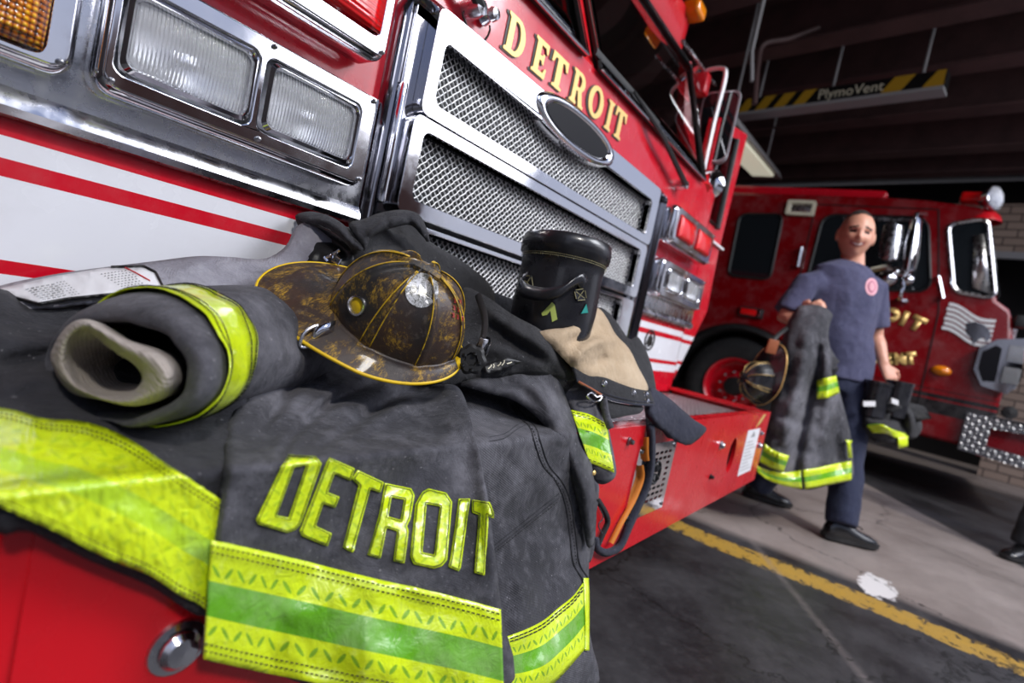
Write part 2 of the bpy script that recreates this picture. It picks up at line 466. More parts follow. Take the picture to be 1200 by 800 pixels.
def cat(pts, n=8, closed=False):
    """Catmull-Rom through points of any dimension"""
    pts = [np.array(p, float) for p in pts]; k = len(pts); out = []
    for i in range(k if closed else k - 1):
        if closed: a, b, c, d = pts[i - 1], pts[i], pts[(i + 1) % k], pts[(i + 2) % k]
        else:
            b, c = pts[i], pts[i + 1]; a = pts[i - 1] if i else 2 * b - c; d = pts[i + 2] if i + 2 < k else 2 * c - b
        for j in range(n):
            t = j / n
            out.append(.5 * (2 * b + (c - a) * t + (2 * a - 5 * b + 4 * c - d) * t * t + (3 * b - a - 3 * c + d) * t ** 3))
    if not closed: out.append(pts[-1])
    return [tuple(float(q) for q in p) for p in out]

def resample(pts, n, closed=False):
    p = np.array(list(pts) + ([pts[0]] if closed else []), float)
    s = np.concatenate([[0], np.cumsum(np.linalg.norm(np.diff(p, axis=0), axis=1))])
    t = np.linspace(0, s[-1], n + (1 if closed else 0))
    r = np.stack([np.interp(t, s, p[:, k]) for k in range(p.shape[1])], 1)
    return [tuple(q) for q in (r[:-1] if closed else r)]

def lathe(bm, prof, c, axis='z', n=24, mi=0, cap=False):
    """prof: list of (radius, along axis)"""
    rings = []
    for r, h in prof:
        rg = []
        for j in range(n):
            a = 2 * PI * j / n; p = (r * math.cos(a), r * math.sin(a))
            rg.append(V(c) + (V((p[0], p[1], h)) if axis == 'z' else V((p[0], h, p[1])) if axis == 'y' else V((h, p[0], p[1]))))
        rings.append(rg)
    return loft(bm, rings, cap, cap, mi=mi)

def solidify(o, th, off=-1.0):
    m = o.modifiers.new('solid', 'SOLIDIFY'); m.thickness = th; m.offset = off; m.use_rim = True
    return o

def text_mesh(body, size, f, th, parent, name, material, align='CENTER', spacing=1.0, off=0.0, label=None):
    """raised lettering set with the built-in font; f maps (a, b, t) to space"""
    cu = bpy.data.curves.new('txt', 'FONT'); cu.body = body; cu.size = size; cu.align_x = align; cu.space_character = spacing; cu.offset = off
    cu.resolution_u = 3
    o = bpy.data.objects.new('txt', cu); COL.objects.link(o)
    dg = bpy.context.evaluated_depsgraph_get(); dg.update()
    me = bpy.data.meshes.new_from_object(o.evaluated_get(dg))
    bm = bmesh.new(); bm.from_mesh(me)
    bpy.data.objects.remove(o); bpy.data.meshes.remove(me)
    r = bmesh.ops.extrude_face_region(bm, geom=bm.faces[:])
    new = [v for v in r['geom'] if isinstance(v, bmesh.types.BMVert)]
    ns = set(new)
    for v in bm.verts: v.co = f(v.co.x, v.co.y, th if v in ns else 0.0)
    return obj(name, bm, material, parent, smooth=False, label=label)

# block glyph polygons in a unit box (x 0..w, y 0..1): outer + holes
def glyph(ch, s=.24, serif=0.0):
    w = {'D': .62, 'E': .56, 'T': .62, 'R': .64, 'O': .64, 'I': s}[ch]
    c = .14
    if ch == 'O': return w, [(c, 0), (w - c, 0), (w, c), (w, 1 - c), (w - c, 1), (c, 1), (0, 1 - c), (0, c)], [[(s, s * .8), (w - s, s * .8), (w - s, 1 - s * .8), (s, 1 - s * .8)]]
    if ch == 'D': return w, [(0, 0), (w - c, 0), (w, c), (w, 1 - c), (w - c, 1), (0, 1)], [[(s, s * .8), (w - s, s * .8), (w - s, 1 - s * .8), (s, 1 - s * .8)]]
    if ch == 'E': return w, [(0, 0), (w, 0), (w, s * .8), (s, s * .8), (s, .5 - s * .4), (w * .85, .5 - s * .4), (w * .85, .5 + s * .4), (s, .5 + s * .4), (s, 1 - s * .8), (w, 1 - s * .8), (w, 1), (0, 1)], []
    if ch == 'T': return w, [((w - s) / 2, 0), ((w + s) / 2, 0), ((w + s) / 2, 1 - s * .8), (w, 1 - s * .8), (w, 1), (0, 1), (0, 1 - s * .8), ((w - s) / 2, 1 - s * .8)], []
    if ch == 'I': return w, [(0, 0), (w, 0), (w, 1), (0, 1)], []
    if ch == 'R': return w, [(0, 0), (s, 0), (s, .38), (w - s, .38), (w - s, 0), (w, 0), (w, .40), (w - .08, .47), (w, .55), (w, 1 - c), (w - c, 1), (0, 1)], [[(s, .56), (w - s, .56), (w - s, 1 - s * .8), (s, 1 - s * .8)]]

def serif_glyph(ch):
    """signwriter's roman: bracketed serifs; returns width, outline, holes"""
    def arc(cx, cy, rx, ry, a0, a1, n=10): return [(cx + rx * math.cos(math.radians(a0 + (a1 - a0) * i / n)), cy + ry * math.sin(math.radians(a0 + (a1 - a0) * i / n))) for i in range(n + 1)]
    if ch == 'I': return .36, [(0, 0), (.36, 0), (.36, .07), (.28, .12), (.28, .88), (.36, .93), (.36, 1), (0, 1), (0, .93), (.08, .88), (.08, .12), (0, .07)], []
    if ch == 'D':
        return .76, [(0, 0), (.38, 0)] + arc(.38, .5, .38, .5, -90, 90)[1:] + [(0, 1), (0, .93), (.08, .88), (.08, .12), (0, .07)], [[(.28, .12), (.38, .12)] + arc(.38, .5, .18, .38, -90, 90)[1:] + [(.28, .88)]]
    if ch == 'O': return .78, arc(.39, .5, .39, .5, 0, 360, 28)[:-1], [arc(.39, .5, .19, .37, 0, 360, 24)[:-1]]
    if ch == 'E':
        return .64, [(0, 0), (.62, 0), (.64, .30), (.57, .30), (.50, .14), (.28, .14), (.28, .44), (.38, .44), (.42, .36), (.48, .36), (.48, .66), (.42, .66), (.38, .58), (.28, .58), (.28, .86), (.48, .86), (.55, .72), (.61, .72), (.60, 1), (0, 1), (0, .93), (.08, .88), (.08, .12), (0, .07)], []
    if ch == 'T':
        return .66, [(.14, 0), (.52, 0), (.52, .07), (.43, .12), (.43, .86), (.52, .86), (.59, .68), (.66, .68), (.64, 1), (.02, 1), (0, .68), (.07, .68), (.14, .86), (.23, .86), (.23, .12), (.14, .07)], []
    if ch == 'R':
        return .76, [(0, 0), (.36, 0), (.36, .07), (.28, .12), (.28, .42), (.36, .42), (.50, 0), (.76, 0), (.76, .07), (.68, .12), (.56, .46)] + arc(.40, .72, .28, .28, -50, 90, 10) + [(0, 1), (0, .93), (.08, .88), (.08, .12), (0, .07)], [[(.28, .54), (.36, .54)] + arc(.37, .71, .11, .17, -80, 80, 8) + [(.36, .89), (.28, .89)]]
# ------------------------------------------------------------------ the setting
def struct(name, bm, m, **k):
    o = obj(name, bm, m, None, **k); o['kind'] = 'structure'; return o

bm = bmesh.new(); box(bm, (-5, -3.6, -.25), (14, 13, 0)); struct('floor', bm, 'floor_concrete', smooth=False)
bm = bmesh.new(); box(bm, (-30, -60, -.27), (50, -3.602, -.02)); struct('trim_1', bm, 'outside_ground', smooth=False)
for x0, x1, y0, h, mm in ((-26, -9, -24, 7.5, 'added_building_brick'), (-8.5, 6, -26, 5.0, 'added_building_dark'), (6.5, 22, -24, 8.5, 'added_building_brick')):  # unseen buildings added to give the chrome dark reflections
    o = root('added_building', (0.5 * (x0 + x1), y0, 0), 'added building %s' % x0, 'building')
    o['label'] = {-26: 'tall brick building added across the street for reflections, left of the low one', -8.5: 'low dark building added across the street for reflections', 6.5: 'tallest brick building added across the street for reflections, right of the low one'}[x0]
    bm = bmesh.new(); box(bm, (x0, y0 - 6, 0), (x1, y0, h)); obj('wall', bm, mm, o, smooth=False)
    for i in range(int((x1 - x0) / 2.6)):
        for j in range(int(h / 3)):
            bm = bmesh.new(); box(bm, (x0 + .8 + i * 2.6, y0 - .05, .9 + j * 2.8), (x0 + 2.2 + i * 2.6, y0 + .03, 2.6 + j * 2.8)); obj('window', bm, 'dark_glass', o, smooth=False)
YAW = math.radians(-10)                                   # the hall stands ten degrees askew to the trucks
RY = Matrix.Rotation(YAW, 3, 'Z')
def hall(p): return V((6.9, .6, 0)) + RY @ V(p)
def hbox(bm, lo, hi, bev=0.0):
    vs = box(bm, lo, hi, bev, 1)
    for v in vs: v.co = hall(v.co)
bm = bmesh.new(); hbox(bm, (-14, -3.2, 4.45), (9, 14, 4.6)); struct('ceiling', bm, 'ceiling_dark', smooth=False)
bm = bmesh.new(); hbox(bm, (-14, 9.5, 0), (9, 9.7, 4.6)); struct('wall_back', bm, 'dark_wall', smooth=False)
bm = bmesh.new(); hbox(bm, (-8.75, -3.9, 0), (-8.5, 9.6, 4.6)); struct('wall_left_block', bm, 'dark_wall', smooth=False)  # unseen wall set close in to block skylight from the left
bm = bmesh.new(); hbox(bm, (-14, -3.2, 3.95), (9, -2.9, 4.6)); struct('wall_front', bm, 'dark_wall', smooth=False)
# brick wall beyond the far truck, with a dark doorway
bm = bmesh.new()
hbox(bm, (2.9, -3.2, 2.95), (3.2, 9.6, 3.6)); hbox(bm, (2.9, 1.2, 0), (3.2, 9.6, 2.95)); hbox(bm, (2.9, -2.3, 0), (3.2, -1.85, 1.75)); hbox(bm, (2.9, -3.2, 0), (3.2, -2.3, 2.95))
struct('wall_right', bm, 'brick_tan', smooth=False)
bm = bmesh.new(); hbox(bm, (4.4, -3.2, 0), (4.5, 9.6, 4.4)); struct('wall_5', bm, 'black', smooth=False)
bm = bmesh.new(); hbox(bm, (2.84, -3.2, 2.86), (2.9, 1.3, 2.95)); struct('trim_2', bm, 'grey_paint', smooth=False)
# ceiling girders with bottom flanges, running with the hall
k = 3
for xx, zz in ((-3.2, 3.95), (-2.2, 3.95), (-1.25, 3.95), (-.35, 3.95), (.65, 3.95), (1.75, 3.95), (2.6, 3.95)):
    bm = bmesh.new()
    hbox(bm, (xx - .02, -2.9, zz), (xx + .02, 9.5, 4.45)); hbox(bm, (xx - .12, -2.9, zz - .025), (xx + .12, 9.5, zz))
    hbox(bm, (xx - .12, -2.9, 4.42), (xx + .12, 9.5, 4.45))
    struct('trim_%d' % k, bm, 'beam', smooth=False); k += 1

# ------------------------------------------------------------------ light
w = bpy.data.worlds.new('world'); SC.world = w; w.use_nodes = True
t = w.node_tree; bg = t.nodes['Background']
tc = t.nodes.new('ShaderNodeTexCoord'); sp = t.nodes.new('ShaderNodeSeparateXYZ'); t.links.new(tc.outputs['Generated'], sp.inputs[0])
rp = t.nodes.new('ShaderNodeValToRGB'); t.links.new(sp.outputs[2], rp.inputs[0])
e = rp.color_ramp.elements; e[0].position = 0; e[0].color = (.86, .88, 1.0, 1); e[1].position = .6; e[1].color = (.50, .62, 1.0, 1)
t.links.new(rp.outputs[0], bg.inputs[0]); bg.inputs[1].default_value = .68
def light(name, kind, loc, target, energy, color=(1, 1, 1), **kw):
    l = bpy.data.lights.new(name, kind); l.energy = energy; l.color = color
    for a, b in kw.items(): setattr(l, a, b)
    o = bpy.data.objects.new(name, l); COL.objects.link(o); o.location = loc
    o.rotation_euler = (V(target) - V(loc)).to_track_quat('-Z', 'Y').to_euler()
    return o
# hazy sun high over the apron; key lamps added to strengthen the bay-door daylight
light('sun', 'SUN', (-3, -8, 9), (.6, 0.2, 0), 1.6, (1, .95, .88), angle=math.radians(6))
light('door_key_lamp', 'AREA', (2.3, -2.6, 3.5), (1.0, -.2, .7), 92, (.93, .95, 1), shape='RECTANGLE', size=1.6, size_y=1.2)
light('door_key_lamp', 'AREA', (4.2, -3.9, 3.2), (4.4, 0, .8), 95, (.95, .95, 1), shape='RECTANGLE', size=4.0, size_y=1.8)

# ------------------------------------------------------------------ the near fire truck
T = root('fire_truck', (1.2, 0, 0), 'nearer red fire truck, chrome grille under gold DETROIT, gear heaped on its bumper', 'fire truck')

def cab_outline(yf, xl, xr, yb, r, z, n=6):
    """plan section of the cab: rounded front corners"""
    pts = [(xl, yb)]
    for i in range(n + 1):
        a = math.radians(180 + 90 * i / n); pts.append((xl + r + r * math.cos(a), yf + r + r * math.sin(a)))
    for i in range(n + 1):
        a = math.radians(270 + 90 * i / n); pts.append((xr - r + r * math.cos(a), yf + r + r * math.sin(a)))
    pts.append((xr, yb))
    return [V((x, y, z)) for x, y in pts]
bm = bmesh.new()
loft(bm, [cab_outline(.004, -.04, 2.42, 2.3, .12, z) for z in (.62, .70, .9, 1.2, 1.44, 1.484)] + [cab_outline(.03, -.01, 2.40, 2.3, .10, 1.49)], True, True)
obj('cab_body', bm, 'livery', T, angle=30)
bm = bmesh.new()
loft(bm, [cab_outline(.285, .02, 2.36, 2.3, .16, 2.085), cab_outline(.262, .01, 2.37, 2.3, .18, 2.12), cab_outline(.255, .01, 2.37, 2.3, .18, 2.24), cab_outline(.30, .05, 2.33, 2.3, .18, 2.30), cab_outline(.40, .12, 2.26, 2.3, .2, 2.34)], True, True)
obj('roof', bm, 'bright_red', T, angle=30)
bm = bmesh.new()
box(bm, (.05, .34, 1.49), (2.30, 2.2, 1.52)); box(bm, (.05, 2.1, 1.5), (2.3, 2.25, 2.07)); box(bm, (.02, 1.0, 1.49), (.06, 2.2, 2.07)); box(bm, (.06, .30, 2.055), (2.32, 2.2, 2.068))
obj('cab_interior', bm, 'black', T, smooth=False)
bm = bmesh.new(); box(bm, (.15, .16, 1.49), (2.2, .42, 1.56), .03); obj('dashboard', bm, 'rubber', T)
for xx in (.62, 1.78):
    bm = bmesh.new(); box(bm, (xx - .23, .95, 1.5), (xx + .23, 1.1, 2.0), .06); obj('seat', bm, 'navy_cloth', T)
bm = bmesh.new(); tube(bm, [V((1.8 + .19 * math.cos(a), .48 + .10 * math.sin(a) * .5, 1.66 + .17 * math.sin(a))) for a in [2 * PI * i / 28 for i in range(28)]], .012, 8, True)
tube(bm, [(1.62, .48, 1.66), (1.8, .50, 1.64), (1.98, .48, 1.66)], .012); obj('steering_wheel', bm, 'rubber', T)
for pts, nm in (([(1.225, .035, 1.49), (1.29, .285, 2.08)], 'centre_pillar'), ([(2.19, .02, 1.47), (2.375, .24, 1.80), (2.37, .30, 2.10)], 'pillar'), ([(.17, .02, 1.47), (-.005, .24, 1.80), (.01, .30, 2.10)], 'pillar'), ([(2.39, .95, 1.47), (2.35, .95, 2.10)], 'pillar'), ([(0, .95, 1.47), (.02, .95, 2.10)], 'pillar')):
    bm = bmesh.new()
    if nm == 'centre_pillar':
        loft(bm, [[V((1.150, .004, 1.478)), V((1.211, .004, 1.478)), V((1.211, .04, 1.478)), V((1.150, .04, 1.478))], [V((1.150, .262, 2.08)), V((1.211, .262, 2.08)), V((1.211, .31, 2.08)), V((1.150, .31, 2.08))]], True, True)
    else: tube(bm, pts, .035, 6)
    obj(nm, bm, 'bright_red', T, angle=30)
# windscreens: slanting panes wrapping the corners, in rubber and bright trim
def pane(xl, xr, xlt, xrt, s):
    rows = []
    for i in range(9):
        a = i / 8; row = []
        for j in range(17):
            b = j / 16; x0 = xl + (xr - xl) * b; x1 = xlt + (xrt - xlt) * b
            x = x0 + (x1 - x0) * a; y = .0 + .262 * a - .018 * math.sin(PI * a) * math.sin(PI * b); z = 1.487 + .583 * a
            row.append(V((x, y, z)))
        rows.append(row)
    return rows
for (a, b, c, d) in ((1.219, 2.126, 1.225, 2.346), (.235, 1.142, .02, 1.136)):
    rows = pane(a, b, c, d, 1)
    bm = bmesh.new(); loft(bm, rows, closed=False)
    gl = solidify(obj('windscreen', bm, 'window_glass', T, smooth='keep'), .005)
    edge = rows[0] + [r[-1] for r in rows[1:]] + rows[-1][::-1][1:] + [r[0] for r in rows[::-1][1:-1]]
    bm = bmesh.new(); tube(bm, [p + V((0, -.006, 0)) for p in edge], .010, 6, True, flat=.7); obj('rubber_seal', bm, 'black', gl)
    bm = bmesh.new(); tube(bm, [p + V((0, -.013, -.002)) for p in edge], .0045, 6, True); obj('bright_trim', bm, 'chrome', gl)
# gold signwriting with a black shade
gx = [('D', .852, .905), ('E', .950, 1.006), ('T', 1.020, 1.092), ('R', 1.118, 1.186), ('O', 1.205, 1.285), ('I', 1.310, 1.345), ('T', 1.357, 1.428)]
zb = [1.352, 1.357, 1.362, 1.364, 1.370, 1.370, 1.371]; zt = [1.430, 1.434, 1.437, 1.444, 1.452, 1.449, 1.452]
for (ch, a, b), z0, z1 in zip(gx, zb, zt):
    wd, out, ho = serif_glyph(ch)
    if ch == 'D': a -= .003; b += .010
    def f(p, q, t_, a=a, b=b, wd=wd, z0=z0, z1=z1): return V((a + (b - a) * p / wd, .0018 - t_, z0 + (z1 - z0) * q))
    bm = bmesh.new(); plate(bm, out, ho, f, .0022); L = obj('gold_letter', bm, 'gold', T, smooth=False)
    cx = sum(p[0] for p in out) / len(out)
    def f2(p, q, t_, f=f, wd=wd): return f(p + (p - wd / 2) * .10 - .05, q + (q - .5) * .035 - .030, t_) + V((0, .0012, 0))
    bm = bmesh.new(); plate(bm, out, [[((x - wd / 2) * .75 / 1.0 + wd / 2 + .03, (z - .5) * .90 + .5 + .02) for x, z in h] for h in ho], f2, .001); obj('letter_shade', bm, 'black_line', L, smooth=False)

# ---- grille: deep chrome surround, three tiers with woven wire, oval badge
def frame_plate(name, outer, inner, y0, th, m, parent, bev=.004):
    bm = bmesh.new(); plate(bm, outer, inner, XZ(y0), th)
    o = obj(name, bm, m, parent, angle=35)
    b = o.modifiers.new('bev', 'BEVEL'); b.width = bev; b.segments = 3; b.limit_method = 'ANGLE'; b.angle_limit = math.radians(50)
    return o
bm = bmesh.new(); outs = rrect(.575, 1.80, .60, 1.325, .05)
prof = [(0, .004), (.0, -.016), (.012, -.024), (.022, -.016), (.030, .006), (.052, .012)]
rings = []
for off, y in prof: rings.append([V((min(max(x, .575 + off), 1.80 - off) if True else x, y, min(max(z, .60 + off), 1.325 - off))) for x, z in outs])
loft(bm, rings); obj('grille_surround', bm, 'dark_chrome', T, angle=60)
bm = bmesh.new()
for xx in (.592,): box(bm, (xx, -.035, .95), (xx + .012, -.016, 1.16), .006)
obj('grab_bar', bm, 'chrome', T)
bm = bmesh.new(); box(bm, (.60, -.003, .62), (1.77, .003, 1.315)); obj('radiator_backing', bm, 'black', T, smooth=False)
bm = bmesh.new(); box(bm, (.605, -.012, .62), (.66, -.002, 1.312), .004); box(bm, (1.66, -.012, .62), (1.765, -.002, 1.312), .004); box(bm, (.605, -.012, 1.28), (1.765, -.002, 1.315), .004); obj('grille_bed', bm, 'dark_chrome', T)
G = None
def notch(xa, xb, z0, z1, r):          # tier 1 dips around the oval
    o = rrect(xa, xb, z0, z1, r)
    return o
ov_c = (1.140, 1.286)
def slant(pts, x, w=.12, dz=.0): return pts
tier = [((.636, 1.690, 1.124, 1.313), (.664, 1.640, 1.150, 1.262)), ((.626, 1.680, .944, 1.121), (.655, 1.636, .974, 1.098)), ((.690, 1.672, .72, .934), (.704, 1.590, .74, .925))]
def weave(bm, x0, x1, z0, z1, y, pitch=.0160, r=.00125):
    for sgn in (1, -1):
        c0 = (x0 - (z1 - z0)) if sgn > 0 else x0
        k = 0; c = c0
        while c < (x1 if sgn > 0 else x1 + (z1 - z0)):
            # line x = c + s*(z - z0)
            za, zb_ = z0, z1
            if sgn > 0:
                if c < x0: za = z0 + (x0 - c)
                if c + (z1 - z0) > x1: zb_ = z0 + (x1 - c)
            else:
                if c > x1: za = z0 + (c - x1)
                if c - (z1 - z0) < x0: zb_ = z0 + (c - x0)
            if zb_ - za > .006:
                n = max(2, int((zb_ - za) / (pitch / 2)))
                pts = []
                for i in range(n + 1):
                    z = za + (zb_ - za) * i / n
                    pts.append((c + sgn * (z - z0), y + sgn * .0016 * math.cos(PI * (z - z0) / (pitch / 2) + k * PI), z))
                tube(bm, pts, r, 4, cap=False)
            c += pitch; k += 1
for i, (o_, n_) in enumerate(tier):
    outer = rrect(*o_, .018, 4); inner = rrect(*n_, .016, 4)
    if i == 0:                                             # the lower lip of the oval bites into the top opening
        inner = [p for p in inner if not (p[1] > 1.25 and 1.0 < p[0] < 1.33)]
        top = [q for q in inner if q[1] > 1.2]
        arc = [(ov_c[0] + .19 * math.cos(math.radians(a)), ov_c[1] + .052 * math.sin(math.radians(a))) for a in range(320, 219, -10)]
        ia = max(j for j, q in enumerate(inner[:6])) + 1
        inner = inner[:ia] + arc + inner[ia:]
    g = frame_plate('grille_frame', outer, [inner], -.012, .026, 'chrome', T)
    bm = bmesh.new()                                       # dark inner walls of the opening
    loft(bm, [[V((x, -.030, z)) for x, z in inner], [V((x, .000, z)) for x, z in inner]]); obj('inner_liner', bm, 'dark_chrome', g, smooth='keep')
    bm = bmesh.new(); weave(bm, n_[0] + .002, n_[1] - .002, n_[2] + .002, n_[3] - .002, -.006); obj('wire_mesh', bm, 'wire', g, smooth='keep')
# oval badge plate: raised chrome ring, blank black centre
bm = bmesh.new(); rings = []
for rx, rz, y in ((.200, .052, -.012), (.196, .050, -.038), (.180, .043, -.046), (.165, .037, -.045), (.156, .033, -.042), (.152, .031, -.040)):
    rings.append([V((ov_c[0] + rx * math.copysign(abs(math.cos(a)) ** .85, math.cos(a)), y, ov_c[1] + rz * math.copysign(abs(math.sin(a)) ** 1.0, math.sin(a)))) for a in [2 * PI * i / 56 for i in range(56)]])
loft(bm, rings); B = obj('oval_badge', bm, 'chrome', T, angle=60)
bm = bmesh.new(); plate(bm, ellipse(ov_c[0], ov_c[1], .153, .032, 40), [], XZ(-.0395), .002); obj('badge_face', bm, 'black_gloss', B, smooth=False)

# ---- lamp pods
def pod(name, x0, x1, z0, z1, depth, lamps, kind, rtype='chrome'):
    bm = bmesh.new(); rings = []
    for e, y in ((.006, .004), (.004, -.006), (0.0, -.012), (0.0, -depth + .012), (.004, -depth + .003), (.010, -depth)):
        rings.append([V((x, y, z)) for x, z in rrect(x0 + e, x1 - e, z0 + e, z1 - e, .022)])
    loft(bm, rings, False, False); h = obj(name, bm, rtype, T, angle=50)
    yb = -depth
    bez = frame_plate('lamp_bezel', rrect(x0 + .006, x1 - .006, z0 + .006, z1 - .006, .018), [rrect(a - .003, b + .003, c - .003, d + .003, .012) for a, b, c, d in lamps], yb + .002, .006, 'chrome', h, .0025)
    xs = [x0 + .014, (x0 + x1) / 2, x1 - .014]
    for xx in xs:
        for zz in (z0 + .013, z1 - .013):
            bm = bmesh.new(); lathe(bm, [(0, -.0065), (.0022, -.006), (.0034, -.003), (.0036, 0)], (xx, yb - .004, zz), 'y', 10); obj('screw', bm, 'screw', h)
    for a, b, c, d in lamps:
        if kind == 'head':
            bm = bmesh.new(); rings = []
            for e, y in ((0, -.007), (.004, -.012), (.008, -.007), (.008, -.001)): rings.append([V((x, yb + y, z)) for x, z in rrect(a + e, b - e, c + e, d - e, .012)])
            loft(bm, rings); rim = obj('retaining_ring', bm, 'chrome', h, angle=60)
            bm = bmesh.new(); nx, nz = 18, 10; g = []
            for j in range(nz + 1):
                g.append([V((a + .006 + (b - a - .012) * i / nx, yb + .002 - .008 * math.sin(PI * i / nx) ** .5 * math.sin(PI * j / nz) ** .5, c + .006 + (d - c - .012) * j / nz)) for i in range(nx + 1)])
            loft(bm, g, closed=False); solidify(obj('lamp_lens', bm, 'headlamp_glass', h, smooth='keep'), .003, 1)
            bm = bmesh.new(); g = []
            for j in range(nz + 1):
                g.append([V((a + .004 + (b - a - .008) * i / nx, yb + .045 - .038 * (((i / nx - .5) * 2) ** 2 * .6 + ((j / nz - .5) * 2) ** 2 * .4), c + .004 + (d - c - .008) * j / nz)) for i in range(nx + 1)])
            loft(bm, g, closed=False); obj('reflector', bm, 'lamp_reflector', h, smooth='keep')
            bm = bmesh.new(); lathe(bm, [(0, -.014), (.010, -.012), (.013, 0), (.013, .02)], ((a + b) / 2, yb + .028, (c + d) / 2), 'y', 14); obj('bulb_shield', bm, 'chrome', h)
        else:
            bm = bmesh.new(); nx, nz = 16, 10; g = []
            for j in range(nz + 1):
                g.append([V((a + (b - a) * i / nx, yb - .004 - .012 * (math.sin(PI * i / nx) * math.sin(PI * j / nz)) ** .35, c + (d - c) * j / nz)) for i in range(nx + 1)])
            loft(bm, g, closed=False); solidify(obj('lamp_lens', bm, {'red': 'red_lamp_glass', 'amber': 'amber_lens'}[kind], h, smooth='keep'), .004, 1)
    return h
# nearer side: dual headlamps low, red warning lamp above, amber indicator at the corner
pod('lamp_housing', .178, .540, .955, 1.105, .052, [(.196, .342, .982, 1.074), (.358, .505, .982, 1.074)], 'head')
pod('lamp_housing', .168, .530, 1.150, 1.315, .062, [(.188, .504, 1.185, 1.290)], 'red')
pod('lamp_housing', -.06, .163, .955, 1.105, .045, [(-.045, .133, .972, 1.090)], 'amber')
# farther side
pod('lamp_housing', 1.795, 2.235, 1.165, 1.300, .060, [(1.835, 1.995, 1.195, 1.270), (2.035, 2.195, 1.195, 1.270)], 'red')
pod('lamp_housing', 1.795, 2.255, .975, 1.110, .058, [(1.835, 2.000, 1.005, 1.082), (2.035, 2.205, 1.005, 1.082)], 'head')
# polished panel behind the headlamps, battered chrome moulding underneath
for xa, xb in ((.02, .572), (1.80, 2.36)):
    bm = bmesh.new(); box(bm, (xa, -.006, .928), (xb, .002, 1.118), .002); p_ = obj('polished_panel', bm, 'brushed_metal', T)
    bm = bmesh.new()
    prof = [(.0, .902), (-.010, .904), (-.016, .912), (-.014, .922), (-.008, .930), (-.004, .936), (.0, .937)]
    loft(bm, [[V((x, y, z)) for y, z in prof] for x in (xa - .01, xb * .5 + xa * .5, xb)], True, True); obj('chrome_moulding', bm, 'dull_chrome', p_)
# small emblem and placard on the farther stripes
bm = bmesh.new(); plate(bm, ellipse(1.965, .818, .045, .040), [ellipse(1.965, .818, .040, .035)], XZ(.002), .003)
plate(bm, [(1.965, .848), (1.953, .820), (1.958, .792), (1.972, .792), (1.977, .820)], [], XZ(.002), .003)
tube(bm, [(1.943, .001, .80), (1.953, .0, .83), (1.977, .0, .83), (1.987, .001, .80)], .0035, 6); obj('emblem', bm, 'black_line', T, smooth=False)
bm = bmesh.new(); box(bm, (1.905, -.003, .672), (1.985, .002, .730), .002); q_ = obj('number_placard', bm, 'white', T)
text_mesh('6', .035, lambda a, b, t_: V((1.945 + a, -.0045 - t_, .688 + b)), .001, q_, 'placard_number', 'bright_red')
text_mesh('FI', .075, lambda a, b, t_: V((2.47 + a * .8, .096 - t_, 1.185 + b)), .001, T, 'gold_lettering', 'gold', off=.002)
# wipers
def wiper(p, k1, b0, b1):
    bm = bmesh.new(); lathe(bm, [(0, -.03), (.014, -.026), (.018, -.01), (.02, .03)], p, 'y', 14); piv = obj('wiper_pivot', bm, 'dull_chrome', T)
    bm = bmesh.new(); m_ = (V(b0) + V(b1)) / 2
    tube(bm, [V(p) + V((0, -.02, 0)), V(p).lerp(m_, .55) + V((-.01, -.03, 0)), m_ + V((0, -.012, 0))], [.011, .008, .005], 6); obj('wiper_arm', bm, 'rubber', piv)
    bm = bmesh.new(); tube(bm, [b0, m_ + V((0, 0, .004)), b1], .006, 6, flat=1.8); obj('wiper_blade', bm, 'rubber', piv)
wiper((1.90, -.01, 1.395), None, (1.190, .0, 1.520), (1.66, .012, 1.520))
wiper((.735, -.01, 1.365), None, (.30, .0, 1.520), (.68, .012, 1.520))
bm = bmesh.new(); lp = [(.742 + .035 * math.cos(a), -.02 - .01 * math.sin(a * 2), 1.332 + .028 * math.sin(a)) for a in [math.radians(40 - i * 16) for i in range(17)]]
tube(bm, lp, .0022, 6); obj('cable_loop', bm, 'black', T)
bm = bmesh.new(); lathe(bm, [(0, -.035), (.011, -.032), (.014, -.022), (.010, -.015), (.018, 0)], (.775, -.004, 1.375), 'y', 16); obj('washer_nozzle', bm, 'dull_chrome', T)

# marker lamps on the brow, handrail along the roof
for xx in (2.22,): 
    bm = bmesh.new(); box(bm, (xx - .05, .20, 2.22), (xx + .05, .28, 2.28), .02, 3); obj('marker_lamp', bm, 'amber', T)
bm = bmesh.new(); tube(bm, [on(800, 48, 1, .15), on(838, 100, 1, .24)], .008, 8); obj('roof_rail', bm, 'dull_chrome', T)

# mirror on its bracket beside the open door
mc = on(838, 148, 0, 2.45); ax = V((.25, -1, 0)).normalized(); axx = V((1, .25, 0)).normalized()
def mf(a, b, t_): return mc + V((0, 0, 1)) * b + axx * t_ + V((.0, -1, 0)) * a
bm = bmesh.new(); rings = []
for e, t_ in ((.02, .06), (.004, .045), (0, .01), (.003, 0.0), (.010, 0.0)):
    rings.append([mf(a, b, t_) for a, b in rrect(-.088 + e, .088 - e, -.165 + e, .165 - e, .035)])
loft(bm, rings, True, False); mr = obj('mirror_housing', bm, 'mirror_shell', T, angle=50)
bm = bmesh.new(); plate(bm, rrect(-.080, .080, -.157, .157, .03), [], lambda a, b, t_: mf(a, b, t_ + .001), .004); obj('mirror_glass', bm, 'dark_glass', mr, smooth=False)
bm = bmesh.new(); rc = on(831, 216, 0, 2.43)
lathe(bm, [(0, -.035), (.04, -.030), (.066, -.012), (.070, 0), (.064, .012), (0, .016)], rc, 'x', 28); obj('convex_mirror', bm, 'chrome', T)
